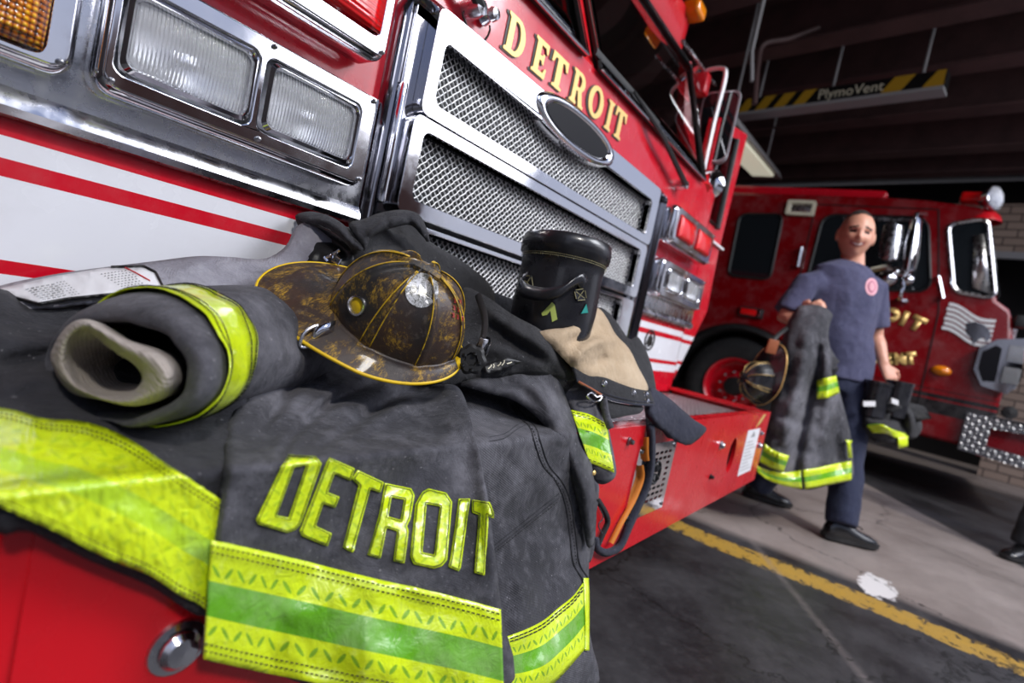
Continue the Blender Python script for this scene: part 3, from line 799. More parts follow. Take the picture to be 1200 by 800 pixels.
bm = bmesh.new(); tube(bm, cat([on(822, 92, 0, 2.42), on(828, 83, 0, 2.40), on(846, 80, 0, 2.40), on(850, 90, 0, 2.40), on(838, 138, 0, 2.40), on(825, 196, 0, 2.40), on(822, 208, 0, 2.42)], 6), .010, 8); obj('mirror_arm', bm, 'wire', T)
bm = bmesh.new(); tube(bm, [on(803, 128, 0, 2.40), on(808, 160, 0, 2.42), on(818, 205, 0, 2.42)], .007, 8); obj('mirror_brace', bm, 'black', T)
bm = bmesh.new(); lathe(bm, [(0, -.03), (.028, -.02), (.032, .0), (.012, .05)], on(819, 86, 0, 2.40), 'x', 16); obj('mirror_knuckle', bm, 'dull_chrome', T)
bm = bmesh.new(); a_ = on(815, 100, 0, 2.40); box(bm, tuple(a_ - V((.03, .06, .05))), tuple(a_ + V((.03, .05, .05))), .015); obj('mirror_bracket', bm, 'bright_red', T)

# open front door, swung forward: outer skin faces the bay
bm = bmesh.new()
dz = [(2.43, .66), (2.60, .66), (2.865, 1.03), (2.83, 1.34), (2.86, 1.96), (2.43, 1.87)]
plate(bm, dz, [[(2.50, 1.44), (2.50, 1.82), (2.715, 1.875), (2.735, 1.44)]], XZ(.15), .05)
dr = obj('cab_door', bm, 'livery', T, smooth=False)
bm = bmesh.new(); wn = [(2.50, 1.44), (2.50, 1.82), (2.715, 1.875), (2.735, 1.44)]
tube(bm, [V((x, .098, z)) for x, z in wn], .012, 6, True); obj('rubber_seal', bm, 'black', dr)
bm = bmesh.new(); tube(bm, [(2.70, .09, 1.43), (2.69, .09, 1.87)], .014, 8); obj('door_grab_rail', bm, 'rubber', dr)
bm = bmesh.new(); plate(bm, wn, [], XZ(.128), .004); obj('door_glass', bm, 'window_glass', dr, smooth=False)
bm = bmesh.new(); box(bm, (2.44, .085, 1.355), (2.86, .101, 1.365)); obj('bright_trim', bm, 'white', dr, smooth=False)
bm = bmesh.new(); box(bm, (2.55, .085, 1.02), (2.63, .10, 1.12), .006); lathe(bm, [(0, -.012), (.018, -.010), (.022, 0)], (2.59, .085, 1.06), 'y', 14); obj('door_latch', bm, 'dull_chrome', dr)
# a front wheel just inside the arch
bm = bmesh.new(); lathe(bm, [(.28, -.14), (.44, -.15), (.50, -.12), (.52, -.06), (.52, .06), (.50, .12), (.44, .15), (.28, .14)], (2.2, 1.05, .52), 'x', 40); wl = obj('wheel', bm, 'tyre', T)
bm = bmesh.new(); lathe(bm, [(.28, .13), (.22, .08), (.10, .05), (0, .06)], (2.2, 1.05, .52), 'x', 24); obj('wheel_rim', bm, 'bright_red', wl)
bm = bmesh.new(); lathe(bm, [(.28, -.14), (.44, -.15), (.50, -.12), (.52, -.06), (.52, .06), (.50, .12), (.44, .15), (.28, .14)], (.2, 1.05, .52), 'x', 40); obj('wheel', bm, 'tyre', T)
bm = bmesh.new(); box(bm, (.55, .1, .45), (1.9, 2.2, .66)); obj('chassis', bm, 'black', T, smooth=False)

# ---- bumper: long red box with a recessed tread-plate deck
bm = bmesh.new()
hole = ellipse(1.865, .505, .042, .058, 28); vent = rrect(1.085, 1.265, .455, .575, .004, 2)
front = [(.105, .362), (2.335, .362), (2.345, .640), (.105, .640)]
plate(bm, front, [hole, vent], XZ(-.388), .012)
box(bm, (2.325, -.398, .362), (2.345, -.004, .640)); box(bm, (.09, -.398, .362), (.105, -.004, .640))
box(bm, (.105, -.39, .362), (2.33, -.004, .372)); box(bm, (.105, -.39, .628), (2.33, -.362, .640)); box(bm, (2.285, -.39, .628), (2.33, -.004, .640)); box(bm, (.105, -.362, .600), (.12, -.004, .640))
vs = box(bm, (-.03, -.398, .362), (.105, -.386, .640))     # raked left corner
for v in vs:
    if v.co.x < .05: v.co.y += .16
BP = obj('bumper', bm, 'bright_red', T, smooth=False)
bm = bmesh.new(); box(bm, (.11, -.364, .598), (2.29, -.004, .614)); obj('tread_deck', bm, 'tread_plate', BP, smooth=False)
bm = bmesh.new(); box(bm, (.11, -.366, .612), (2.29, -.362, .640)); obj('deck_lip', bm, 'dark_red', BP, smooth=False)
bm = bmesh.new(); loft(bm, [[V((x, -.388, z)) for x, z in hole], [V((x, -.33, z)) for x, z in hole]], False, True); obj('tow_hole', bm, 'black', BP)
# vent plate: chromed, with rows of slots and a roundel
bm = bmesh.new(); sl = []
for r_ in range(9):
    for c_ in range(6):
        if 2 < r_ < 7 and 1 < c_ < 5: continue
        x0 = 1.105 + c_ * .027; z0 = .459 + r_ * .0138
        sl.append(rrect(x0, x0 + .020, z0, z0 + .0065, .002, 1))
plate(bm, [(1.062, .430), (1.283, .430), (1.283, .597), (1.062, .597)], sl, XZ(-.400), .003); vp = obj('vent_plate', bm, 'chrome', T, smooth=False)
bm = bmesh.new(); box(bm, (1.08, -.394, .445), (1.27, -.39, .585)); obj('vent_backing', bm, 'black', vp, smooth=False)
bm = bmesh.new(); tube(bm, [V((1.183 + .026 * math.cos(a), -.4045, .527 + .026 * math.sin(a))) for a in [2 * PI * i / 24 for i in range(24)]], .0022, 6, True)
for q in range(4): tube(bm, [V((1.183 + .004 * math.cos(PI / 4 + q * PI / 2), -.4045, .527 + .004 * math.sin(PI / 4 + q * PI / 2))), V((1.183 + .020 * math.cos(PI / 4 + q * PI / 2), -.4045, .527 + .020 * math.sin(PI / 4 + q * PI / 2)))], [.002, .006], 6)
obj('vent_roundel', bm, 'black', vp)
for x, z in ((1.075, .442), (1.27, .442), (1.075, .585), (1.27, .585)):
    bm = bmesh.new(); lathe(bm, [(0, -.004), (.004, -.003), (.005, 0)], (x, -.403, z), 'y', 10); obj('screw', bm, 'screw', vp)
# notice sticker with lines of print
bm = bmesh.new(); plate(bm, [(2.020, .415), (2.212, .415), (2.212, .580), (2.020, .580)], [], XZ(-.4002), .0008); nt = obj('notice_sticker', bm, 'paper', T, smooth=False)
bm = bmesh.new()
for i in range(9): box(bm, (2.040, -.4016, .430 + i * .013), (2.19 - .03 * ((i * 7) % 3), -.4011, .4335 + i * .013))
plate(bm, [(2.08, .552), (2.116, .575), (2.15, .552)], [], XZ(-.4011), .0005)
obj('notice_print', bm, 'grey_paint', nt, smooth=False)
for x, z, r_, mm in ((.205, .499, .016, 'dull_chrome'), (1.70, .552, .010, 'dull_chrome'), (1.663, .458, .006, 'black'), (2.262, .51, .010, 'dull_chrome'), (1.0, .612, .006, 'screw'), (2.24, .56, .007, 'dull_chrome')):
    bm = bmesh.new(); lathe(bm, [(0, -.013), (r_ * .7, -.012), (r_ * .95, -.008), (r_ * 1.0, -.004), (r_ * 1.35, -.003), (r_ * 1.4, 0)], (x, -.400, z), 'y', 20); obj('bolt', bm, mm, BP, angle=25)
# round air tank end hanging beneath the bumper
bm = bmesh.new(); cc = on(789, 614, 1, -.05); lathe(bm, [(0, -.10), (.05, -.098), (.062, -.08), (.064, .0), (.062, .3), (0, .32)], (2.40 - .0, -.10, .15), 'x', 22); ak = obj('tow_roller', bm, 'grey_paint', T)
bm = bmesh.new(); box(bm, (2.36, -.13, .17), (2.40, -.07, .37)); obj('roller_hanger', bm, 'rubber', T, smooth=False)
# ------------------------------------------------------------------ the far fire truck, side on (its near side is the plane x = 6)
FT = root('fire_truck', (7.2, .7, 0), 'farther dark red fire truck parked side on behind the standing person', 'fire truck')
def FY(x=6.0, s=-1): return lambda a, b, t_: V((x + s * t_, a, b))
def sidepts(ps, x=6.0): return [tuple(on(u, v, 0, x))[1:] for u, v in ps]
# cab: side silhouette from nose to rear, wheel arch cut out
arch = [(.67 + .69 * math.cos(math.radians(a)), .50 + .69 * math.sin(math.radians(a))) for a in range(0, 181, 10)]
prof = [(-1.36, .50), (-1.42, .80), (-1.43, 1.30), (-1.38, 1.58), (-1.33, 1.70), (-1.24, 1.76), (-1.14, 2.10), (-1.05, 2.45), (-.98, 2.54), (-.60, 2.585), (-.25, 2.60), (1.6, 2.60), (6.5, 2.60), (6.5, .50)] + arch
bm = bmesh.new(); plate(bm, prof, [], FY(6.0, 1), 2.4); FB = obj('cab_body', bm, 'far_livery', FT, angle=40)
b = FB.modifiers.new('bev', 'BEVEL'); b.width = .035; b.segments = 3; b.limit_method = 'ANGLE'; b.angle_limit = math.radians(55)
bm = bmesh.new(); plate(bm, [(-.26, 2.58), (-.30, 2.64), (-.27, 2.68), (1.6, 2.70), (6.4, 2.72), (6.4, 2.58)], [], FY(6.06, 1), 2.2); rb = obj('raised_roof', bm, 'red', FT, angle=40)
b = rb.modifiers.new('bev', 'BEVEL'); b.width = .04; b.segments = 3; b.limit_method = 'ANGLE'
bm = bmesh.new(); box(bm, (5.97, 1.20, 2.62), (6.03, 6.4, 2.645)); obj('drip_rail', bm, 'cream', FT, smooth=False)
# wheel arch lining, tyre, rim, hub
bm = bmesh.new(); rings = []
for r_, x in ((.695, 5.985), (.655, 5.97), (.640, 6.02), (.640, 6.5)):
    rings.append([V((x, .67 + r_ * math.cos(math.radians(a)), .50 + r_ * math.sin(math.radians(a)))) for a in range(-5, 186, 5)])
loft(bm, rings, closed=False); solidify(obj('wheel_arch', bm, 'rubber', FT), .01)
bm = bmesh.new(); box(bm, (6.5, -.1, .2), (8.2, 6.4, 1.2)); obj('chassis', bm, 'black', FT, smooth=False)
def far_wheel(y):
    bm = bmesh.new(); lathe(bm, [(.29, .02), (.40, -.015), (.50, .0), (.53, .04), (.535, .10), (.535, .24), (.50, .29), (.29, .30)], (6.05, y, .535), 'x', 48); wh = obj('wheel', bm, 'tyre', FT, angle=50)
    bm = bmesh.new(); lathe(bm, [(.305, -.012), (.30, -.02), (.275, .0), (.262, .05), (.255, .14), (.20, .155), (.13, .11), (.105, .09)], (6.05, y, .535), 'x', 40); rm = obj('wheel_rim', bm, 'red', wh, angle=50)
    bm = bmesh.new(); lathe(bm, [(.105, .10), (.10, .0), (.085, -.02), (0, -.025)], (6.05, y, .535), 'x', 24); obj('hub', bm, 'black', wh)
    for i in range(10):
        a = 2 * PI * i / 10 + .1
        bm = bmesh.new(); lathe(bm, [(0, -.05), (.013, -.045), (.017, -.03), (.018, .02)], (6.15, y + .155 * math.cos(a), .535 + .155 * math.sin(a)), 'x', 8); obj('lug_nut', bm, 'chrome', wh)
far_wheel(.67); far_wheel(4.6)
def far_window(ps, r=.05, name='window'):
    pl = cat(ps, 3, True) if r else ps
    bm = bmesh.new(); plate(bm, pl, [], FY(5.995), .006); g = obj(name, bm, 'dark_glass', FT, smooth=False)
    bm = bmesh.new(); tube(bm, [V((5.987, a, b)) for a, b in pl], .013, 6, True); obj('rubber_seal', bm, 'black', g)
    return g
def rq(a, b, c, d, k=.12):        # rounded quadrilateral from four corners (y, z)
    q = [np.array(p) for p in (a, b, c, d)]; out = []
    for i in range(4):
        p0, p1, p2 = q[i - 1], q[i], q[(i + 1) % 4]
        A = p1 + (p0 - p1) / np.linalg.norm(p0 - p1) * k; Bq = p1 + (p2 - p1) / np.linalg.norm(p2 - p1) * k
        for t_ in (0, .25, .5, .75, 1): out.append(tuple((1 - t_) ** 2 * A + 2 * t_ * (1 - t_) * p1 + t_ ** 2 * Bq))
    return out
w1 = rq((.98, 2.36), (.555, 2.38), (.535, 1.70), (.96, 1.69), .08)
g = far_window(w1, 0); bm = bmesh.new(); plate(bm, [(.95, 1.72), (.95, 1.96), (.74, 1.96), (.66, 1.72)], [], FY(5.988), .003); obj('window_reflection_panel', bm, 'cream', g, smooth=False); bpy.data.objects.remove(g.children[-1])
w2 = rq((.19, 2.40), (-.64, 2.42), (-.79, 1.76), (.20, 1.70), .12)
g = far_window(w2, 0)
bm = bmesh.new(); plate(bm, [(.02, 2.39), (-.62, 2.405), (-.62, 2.375), (.02, 2.36)], [], FY(5.985), .006); obj('bright_trim', bm, 'dull_chrome', g, smooth=False)
# windscreen corner pane, wraps onto the front
w3 = rq((-.79, 2.37), (-1.045, 2.44), (-1.225, 1.77), (-.945, 1.79), .07)
bm = bmesh.new(); plate(bm, w3, [], FY(5.995), .008); g = obj('windscreen', bm, 'dark_glass', FT, smooth=False)
bm = bmesh.new(); tube(bm, [V((5.985, a, b)) for a, b in w3], .017, 6, True); obj('bright_trim', bm, 'dull_chrome', g)
bm = bmesh.new(); loft(bm, [[V((6.02, -1.245, 1.80)), V((8.38, -1.245, 1.80))], [V((6.02, -1.15, 2.12)), V((8.38, -1.15, 2.12))], [V((6.02, -1.06, 2.44)), V((8.38, -1.06, 2.44))]], closed=False); solidify(obj('front_glass', bm, 'dark_glass', g), .02, 0)
bm = bmesh.new(); loft(bm, [[V((5.98, -.985, 2.28)), V((5.98, -1.045, 2.30))], [V((5.98, -1.06, 1.84)), V((5.98, -1.19, 1.80))]], closed=False); solidify(obj('pillar_cover', bm, 'brushed_metal', g), .01, 0)
# door lines
for ys in ([( -.70, 2.50), (-.88, 1.60), (-.90, .60)], [(.28, 2.50), (.26, .90), (.02, .58)]):
    bm = bmesh.new(); tube(bm, [V((5.999, a, b)) for a, b in ys], .006, 5); obj('door_gap', bm, 'black', FB)
bm = bmesh.new(); tube(bm, [V((5.999, -.70, 2.50)), V((5.999, .28, 2.50))], .006, 5); obj('door_gap', bm, 'black', FB)
# scene light with cream bezel, marker lamps, grab handles
y0, z0 = on(938, 243, 0, 5.95)[1:]
bm = bmesh.new(); plate(bm, rrect(y0 - .13, y0 + .13, z0 - .075, z0 + .075, .02), [rrect(y0 - .10, y0 + .10, z0 - .045, z0 + .045, .01)], FY(5.99), .04); sl_ = obj('scene_light', bm, 'cream', FT, angle=30)
bm = bmesh.new(); box(bm, (5.975, y0 - .10, z0 - .045), (5.985, y0 + .10, z0 + .045), .004); obj('lamp_lens', bm, 'brushed_metal', sl_)
y0, z0 = on(880, 366, 0, 5.97)[1:]
bm = bmesh.new(); box(bm, (5.95, y0 - .12, z0 - .05), (6.0, y0 + .12, z0 + .05), .012); ml = obj('marker_lamp', bm, 'rubber', FT)
bm = bmesh.new(); box(bm, (5.935, y0 - .06, z0 - .032), (5.955, y0 + .10, z0 + .032), .012); obj('lamp_lens', bm, 'red_lamp_glass', ml)
bm = bmesh.new(); box(bm, (5.93, y0 - .105, z0 - .04), (5.955, y0 - .07, z0 + .04), .01); obj('lamp_cap', bm, 'chrome', ml)
bm = bmesh.new(); y0, z0 = on(1103, 434, 0, 5.98)[1:]
lathe(bm, [(0, -.04), (.05, -.03), (.07, -.008), (.075, .02)], (5.99, y0, z0), 'x', 22); am = obj('indicator_lamp', bm, 'amber', FT)
for v in am.data.vertices: v.co.z = (v.co.z - z0) * .6 + z0; 
for (u0, v0, u1, v1) in ((939, 291, 935, 311), (1099, 325, 1104, 348)):
    bm = bmesh.new(); a_, b_ = on(u0, v0, 0, 5.93), on(u1, v1, 0, 5.93)
    tube(bm, [a_ + V((.07, 0, 0)), a_, (a_ + b_) / 2, b_, b_ + V((.07, 0, 0))], .022, 8); obj('door_handle', bm, 'chrome', FT)
# curved gold lettering on the door: DETROIT / FIRE / DEPARTMENT
def arc_text(body, cy, cz, rad, h, w_, up=1):
    n = len(body)
    for i, ch in enumerate(body):
        s_ = (i - (n - 1) / 2) * w_; th = s_ / rad
        def f(a, b, t_, th=th): 
            r_ = rad + up * b; 
            yy = cy - (math.sin(th) * r_ + math.cos(th) * a); zz = cz + up * (math.cos(th) * r_ - rad) - up * math.sin(th) * a
            return V((5.996 - t_, yy, zz))
        text_mesh(ch, h, f, .003, FB, 'gold_letter', 'gold', off=.014)
arc_text('DETROIT', -.44, 1.47, .95, .15, .100, 1)
arc_text('FIRE', -.32, 1.26, 30, .11, .085, 1)
arc_text('DEPARTMENT', -.40, 1.02, .95, .12, .092, -1) if False else None
for i, ch in enumerate('DEPARTMENT'):
    s_ = (i - 4.5) * .080; th = s_ / 1.15
    def f(a, b, t_, th=th): return V((5.996 - t_, -.42 - (math.sin(th) * (1.15 - b) + math.cos(th) * a), 1.06 + 1.15 - math.cos(th) * (1.15 - b) + math.sin(th) * a))
    text_mesh(ch, .12, f, .003, FB, 'gold_letter', 'gold', off=.014)
# waving-flag decal with an eagle head on the corner of the nose
bm = bmesh.new()
o0, o1 = on(1107, 372, 0, 5.99), on(1163, 392, 0, 5.99)
def fl(a, b, t_=0):
    p = o0.lerp(o1, a); return V((5.992 - t_, p.y, p.z + b + .022 * math.sin(a * 6.0 + .6)))
for i in range(6):
    h0 = -.115 + i * .042; x0_ = .02 * (i % 2); top = []; bot = []
    for j in range(21):
        a = x0_ + (1 - x0_) * j / 20; top.append((a, h0 + .028)); bot.append((a, h0))
    for j in range(20):
        q = [fl(*bot[j]), fl(*bot[j + 1]), fl(*top[j + 1]), fl(*top[j])]
        bm.faces.new([bm.verts.new(p) for p in q])
bmesh.ops.remove_doubles(bm, verts=bm.verts, dist=1e-5)
solidify(obj('flag_decal', bm, 'white', FB, smooth=False), .002)
bm = bmesh.new(); eg = [(.45, .02), (.62, .075), (.80, .07), (.92, .03), (.99, -.03), (.93, -.07), (.86, -.035), (.78, -.05), (.70, -.11), (.60, -.06), (.50, -.05)]
plate(bm, eg, [], lambda a, b, t_: fl(a, b, t_ + .003), .002); obj('eagle_decal', bm, 'dark_chrome', FB, smooth=False)
# headlamp cluster wrapping the front corner
bm = bmesh.new()
hp = [(-1.20, 1.34), (-1.30, 1.43), (-1.47, 1.47), (-1.50, 1.12), (-1.44, 1.00), (-1.27, 1.03), (-1.20, 1.15)]
plate(bm, hp, [], FY(5.98), .05); hl = obj('lamp_housing', bm, 'dark_chrome', FT, angle=35)
bm = bmesh.new(); plate(bm, [(-1.225, 1.31), (-1.30, 1.38), (-1.34, 1.36), (-1.35, 1.08), (-1.27, 1.07), (-1.225, 1.17)], [], FY(5.93), .006); obj('lamp_lens', bm, 'black_gloss', hl, smooth=False)
for zc in (1.33, 1.15):
    bm = bmesh.new(); box(bm, (5.925, -1.49, zc - .07), (5.95, -1.375, zc + .07), .03, 3); obj('lamp_lens', bm, 'headlamp_glass', hl)
for i in range(2):
    bm = bmesh.new(); box(bm, (6.05, -1.50, 1.05 + i * .19), (6.5, -1.42, 1.20 + i * .19), .02); obj('front_lamp', bm, 'chrome' if i == 0 else 'red_lamp_glass', FT)
bm = bmesh.new(); box(bm, (5.98, -1.47, 1.56), (6.1, -1.38, 1.66), .02); ti = obj('indicator_lamp', bm, 'rubber', FT)
bm = bmesh.new(); box(bm, (5.99, -1.53, 1.57), (6.09, -1.47, 1.65), .02); obj('lamp_lens', bm, 'amber', ti)
bm = bmesh.new(); box(bm, (6.5, -1.46, .85), (7.9, -1.43, 1.6)); obj('grille', bm, 'dull_chrome', FT, smooth=False)
# tread-plate bumper with a recess
bm = bmesh.new()
yA, yB = -1.23, -1.95
plate(bm, [(yA, .47), (yB, .42), (yB, .80), (yA, .79)], [[(-1.40, .55), (-1.74, .53), (-1.74, .72), (-1.40, .70)]], FY(5.96, 1), .04)
box(bm, (5.96, yB, .42), (8.44, yB + .03, .80)); box(bm, (5.96, yB, .78), (8.44, -1.38, .80)); 
fb = obj('bumper', bm, 'far_tread_plate', FT, smooth=False)
bm = bmesh.new(); box(bm, (6.05, -1.90, .45), (8.4, -1.36, .77)); obj('bumper_core', bm, 'dark_red', fb, smooth=False)
bm = bmesh.new(); box(bm, (5.95, -1.79, .55), (5.99, -1.755, .72), .01); obj('bright_trim', bm, 'dull_chrome', fb)
for yy in (-1.50, -1.68):
    bm = bmesh.new(); lathe(bm, [(0, -.06), (.05, -.05), (.055, .0), (.05, .06), (0, .06)], (6.10, yy, .86), 'x', 18); obj('air_horn', bm, 'rubber', fb)
bm = bmesh.new(); tube(bm, [(6.0, -1.78, .42), (6.0, -1.80, .02)], .035, 8); obj('bumper_post', bm, 'wood', fb)
# long west-coast mirrors on the door
def mpos(u, v, x=5.72): return on(u, v, 0, x)
bm = bmesh.new(); rings = []
a_, b_ = mpos(1048, 262), mpos(1041, 306)
for s_, ww in ((0, .02), (.06, .075), (.5, .085), (.94, .075), (1, .02)):
    c_ = a_.lerp(b_, s_); rings.append([c_ + V((.05 * math.cos(q), ww * math.sin(q), 0)) for q in [2 * PI * i / 16 for i in range(16)]])
loft(bm, rings, True, True); obj('mirror_housing', bm, 'dull_chrome', FT)
bm = bmesh.new(); rings = []
a_, b_ = mpos(1074, 256), mpos(1063, 320)
for s_, ww in ((0, .02), (.05, .045), (.5, .06), (.95, .045), (1, .02)):
    c_ = a_.lerp(b_, s_); rings.append([c_ + V((.07 * math.cos(q), ww * math.sin(q), 0)) for q in [2 * PI * i / 16 for i in range(16)]])
loft(bm, rings, True, True); obj('mirror_housing', bm, 'chrome', FT)
bm = bmesh.new(); tube(bm, cat([mpos(1085, 251, 5.98), mpos(1075, 250), mpos(1072, 262), mpos(1060, 325), mpos(1055, 348), mpos(1055, 352, 5.98)], 5), .016, 8); obj('mirror_arm', bm, 'chrome', FT)
bm = bmesh.new(); tube(bm, [mpos(1022, 316, 5.8), mpos(1040, 312), mpos(1060, 322)], .022, 8); obj('mirror_arm', bm, 'chrome', FT)
for u, v, r_ in ((1040, 325, .075), (1064, 314, .05), (1064, 327, .045), (1050, 318, .04)):
    bm = bmesh.new(); lathe(bm, [(0, -r_ * .6), (r_ * .6, -r_ * .5), (r_ * .95, -r_ * .2), (r_, 0), (r_ * .8, r_ * .3), (0, r_ * .4)], mpos(u, v), 'x', 18); obj('convex_mirror', bm, 'chrome', FT)
bm = bmesh.new(); lathe(bm, [(0, -.015), (.06, -.012), (.06, .01), (0, .015)], mpos(1056, 352, 5.97), 'z', 16); obj('mirror_foot', bm, 'chrome', FT)
# roof beacon and spotlight
bm = bmesh.new(); c_ = on(1139, 233, 0, 6.15); box(bm, tuple(c_ - V((.08, .085, .045))), tuple(c_ + V((.08, .085, .045))), .03, 3); bc = obj('beacon', bm, 'red_lamp_glass', FT)
bm = bmesh.new(); c_ = on(1152, 254, 0, 6.12); lathe(bm, [(.14, -.05), (.12, .0), (.07, .05), (0, .06)], c_, 'z', 20); sb_ = obj('spotlight_base', bm, 'bright_red', FT)
bm = bmesh.new(); tube(bm, [c_ + V((0, 0, .05)), on(1156, 243, 0, 6.1), on(1164, 234, 0, 6.08)], .02, 8); obj('spotlight_arm', bm, 'chrome', sb_)
sc0 = on(1164, 232, 0, 6.02); dirn = V((-.55, -.75, .1)).normalized(); q_ = dirn.to_track_quat('Z', 'Y').to_matrix()
bm = bmesh.new(); vs = lathe(bm, [(0, -.10), (.05, -.09), (.095, -.02), (.105, .02), (.098, .025)], (0, 0, 0), 'z', 26)
for r_ in vs:
    for v in r_: v.co = q_ @ v.co + sc0
obj('spotlight', bm, 'chrome', FT)
bm = bmesh.new(); vs = lathe(bm, [(.098, .02), (.07, .035), (0, .042)], (0, 0, 0), 'z', 26)
for r_ in vs:
    for v in r_: v.co = q_ @ v.co + sc0
obj('spotlight_lens', bm, 'headlamp_glass', FT)
bm = bmesh.new(); q2 = ellipse(0, 0, .09, .09, 20); plate(bm, q2, [], lambda a, b, t_: q_ @ V((a, b, .012 - t_)) + sc0, .006); obj('spotlight_reflector', bm, 'brushed_metal', FT, smooth=False)

# ------------------------------------------------------------------ overhead things
# exhaust rail with hazard chevrons, hung from the ceiling
HR = root('exhaust_rail', tuple(on(984, 114, 2, 3.6)), 'long overhead exhaust rail edged with yellow and black hazard stripes', 'overhead rail')
a_, b_ = on(863, 131, 2, 3.6), on(1107, 98, 2, 3.6)
dv = (b_ - a_); L_ = dv.length; dv.normalize(); sd = V((-dv.y, dv.x, 0))
if sd.x > 0: sd = -sd
def hr(s_, z_, t_): return a_ + dv * s_ + V((0, 0, z_)) + sd * t_
bm = bmesh.new(); lo = -.02; hi = .13
rings = [[hr(s_, lo, .0), hr(s_, hi, .0), hr(s_, hi, -.14), hr(s_, lo, -.14)] for s_ in (0, L_)]
loft(bm, rings, True, True); obj('rail_body', bm, 'black', HR, smooth=False)
bm = bmesh.new(); loft(bm, [[hr(s_, lo - .03, .02), hr(s_, lo, .02), hr(s_, lo, -.16), hr(s_, lo - .03, -.16)] for s_ in (0, L_)], True, True); obj('bottom_flange', bm, 'grey_paint', HR, smooth=False)
mat('hazard_yellow', (.52, .30, .02), .5)
for k_ in list(range(0, 4)) + [8, 9]:
    s0 = L_ * (k_ * .107) if k_ < 5 else L_ * (.74 + (k_ - 8) * .17)
    wd = L_ * (.062 if k_ < 5 else .085)
    bm = bmesh.new(); plate(bm, [(s0, lo), (s0 + wd, lo), (min(s0 + wd + .10, L_), hi), (s0 + .10, hi)] if k_ != 9 else [(s0, lo), (s0 + wd, lo), (s0 + wd, hi), (s0 + .10, hi)], [], lambda a, b, t_: hr(a, b, .001 + t_), .003)
    obj('hazard_stripe', bm, 'hazard_yellow', HR, smooth=False)
text_mesh('PlymoVent', .14, lambda a, b, t_: hr(L_ * .60 + a * .95, .015 + b, .002 + t_), .003, HR, 'rail_lettering', 'cream')
for s_ in (.2, L_ * .5, L_ - .2):
    bm = bmesh.new(); tube(bm, [hr(s_, hi, -.07), V((hr(s_, hi, -.07).x, hr(s_, hi, -.07).y, 4.44))], .012, 6); obj('hanger_rod', bm, 'grey_paint', HR)
# drop pipe and hose
dp = on(881, 60, 0, 4.6)
bm = bmesh.new(); tube(bm, [V((dp.x, dp.y, 4.455)), dp, on(881, 95, 0, 4.6)], .016, 8)
o = obj('drop_pipe', bm, 'grey_paint', None); tag(o, 'thin grey pipe hanging straight down from the dark ceiling', 'pipe')
bm = bmesh.new(); tube(bm, cat([on(960, 32, 0, 5.6), on(925, 45, 0, 5.5), on(895, 52, 0, 5.4), on(888, 75, 0, 5.4), on(884, 122, 0, 5.4)], 6), .028, 8)
o = obj('exhaust_hose', bm, 'beam', None); tag(o, 'dark bent exhaust hose curving down to the hazard striped rail', 'hose')
# fluorescent fitting above the far truck
LF = root('ceiling_light', tuple(on(890, 190, 0, 6.3)), 'lit fluorescent batten above the rear of the farther fire truck', 'ceiling light')
bm = bmesh.new(); A_, B_ = on(868, 163, 0, 5.5), on(906, 207, 0, 7.6)
emis('tube_glow', (.85, .84, .66), .45)
nn = V((0, 0, 1)); dd = (B_ - A_).normalized(); ss = dd.cross(nn).normalized()
if ss.y < 0: ss = -ss
loft(bm, [[A_, A_ + ss * .26, A_ + ss * .26 + V((0, 0, .03)), A_ + V((0, 0, .03))], [B_, B_ + ss * .26, B_ + ss * .26 + V((0, 0, .03)), B_ + V((0, 0, .03))]], True, True); obj('diffuser', bm, 'tube_glow', LF, smooth=False)
bm = bmesh.new(); A2, B2 = A_ + V((0, 0, .035)) - dd * .4 - ss * .05, B_ + V((0, 0, .035)) + dd * .4 - ss * .05
loft(bm, [[A2, A2 + ss * .36, A2 + ss * .28 + V((0, 0, .10)), A2 + ss * .05 + V((0, 0, .10))], [B2, B2 + ss * .36, B2 + ss * .28 + V((0, 0, .10)), B2 + ss * .05 + V((0, 0, .10))]], True, True); obj('housing', bm, 'grey_paint', LF, smooth=False)
for q in (A_, B_):
    bm = bmesh.new(); tube(bm, [q + ss * .13 + V((0, 0, .1)), V(((q + ss * .13).x, (q + ss * .13).y, 4.44))], .012, 6); obj('hanger_rod', bm, 'grey_paint', LF)
# ------------------------------------------------------------------ draped gear: thin sheets with real folds
def tps(ctrl):
    """smooth depth field through control points (u, v, depth)"""
    c = np.array(ctrl, float); X = c[:, :2] / 100.0; n = len(c)
    r = np.linalg.norm(X[:, None] - X[None], axis=2); K = np.where(r > 0, r * r * np.log(r + 1e-9), 0) + np.eye(n) * .02
    A = np.zeros((n + 3, n + 3)); A[:n, :n] = K; A[:n, n] = 1; A[:n, n + 1:] = X; A[n, :n] = 1; A[n + 1:, :n] = X.T
    w = np.linalg.solve(A, np.concatenate([c[:, 2], np.zeros(3)]))
    def f(u, v):
        q = np.array((u, v)) / 100.0; r = np.linalg.norm(X - q, axis=1); k = np.where(r > 0, r * r * np.log(r + 1e-9), 0)
        return float(w[:n] @ k + w[n] + w[n + 1:] @ q)
    return f

def seg_dist(u, v, pl):
    best = 1e9; bt = 0; L = 0; k = len(pl) - 1
    for i in range(k):
        x0, y0 = pl[i][:2]; x1, y1 = pl[i + 1][:2]; dx, dy = x1 - x0, y1 - y0
        t = max(0, min(1, ((u - x0) * dx + (v - y0) * dy) / (dx * dx + dy * dy + 1e-9)))
        d = math.hypot(u - x0 - t * dx, v - y0 - t * dy)
        if d < best:
            best = d; bt = (i + t) / k; sg = (u - x0) * dy - (v - y0) * dx
    return best, bt, (1 if sg > 0 else -1)

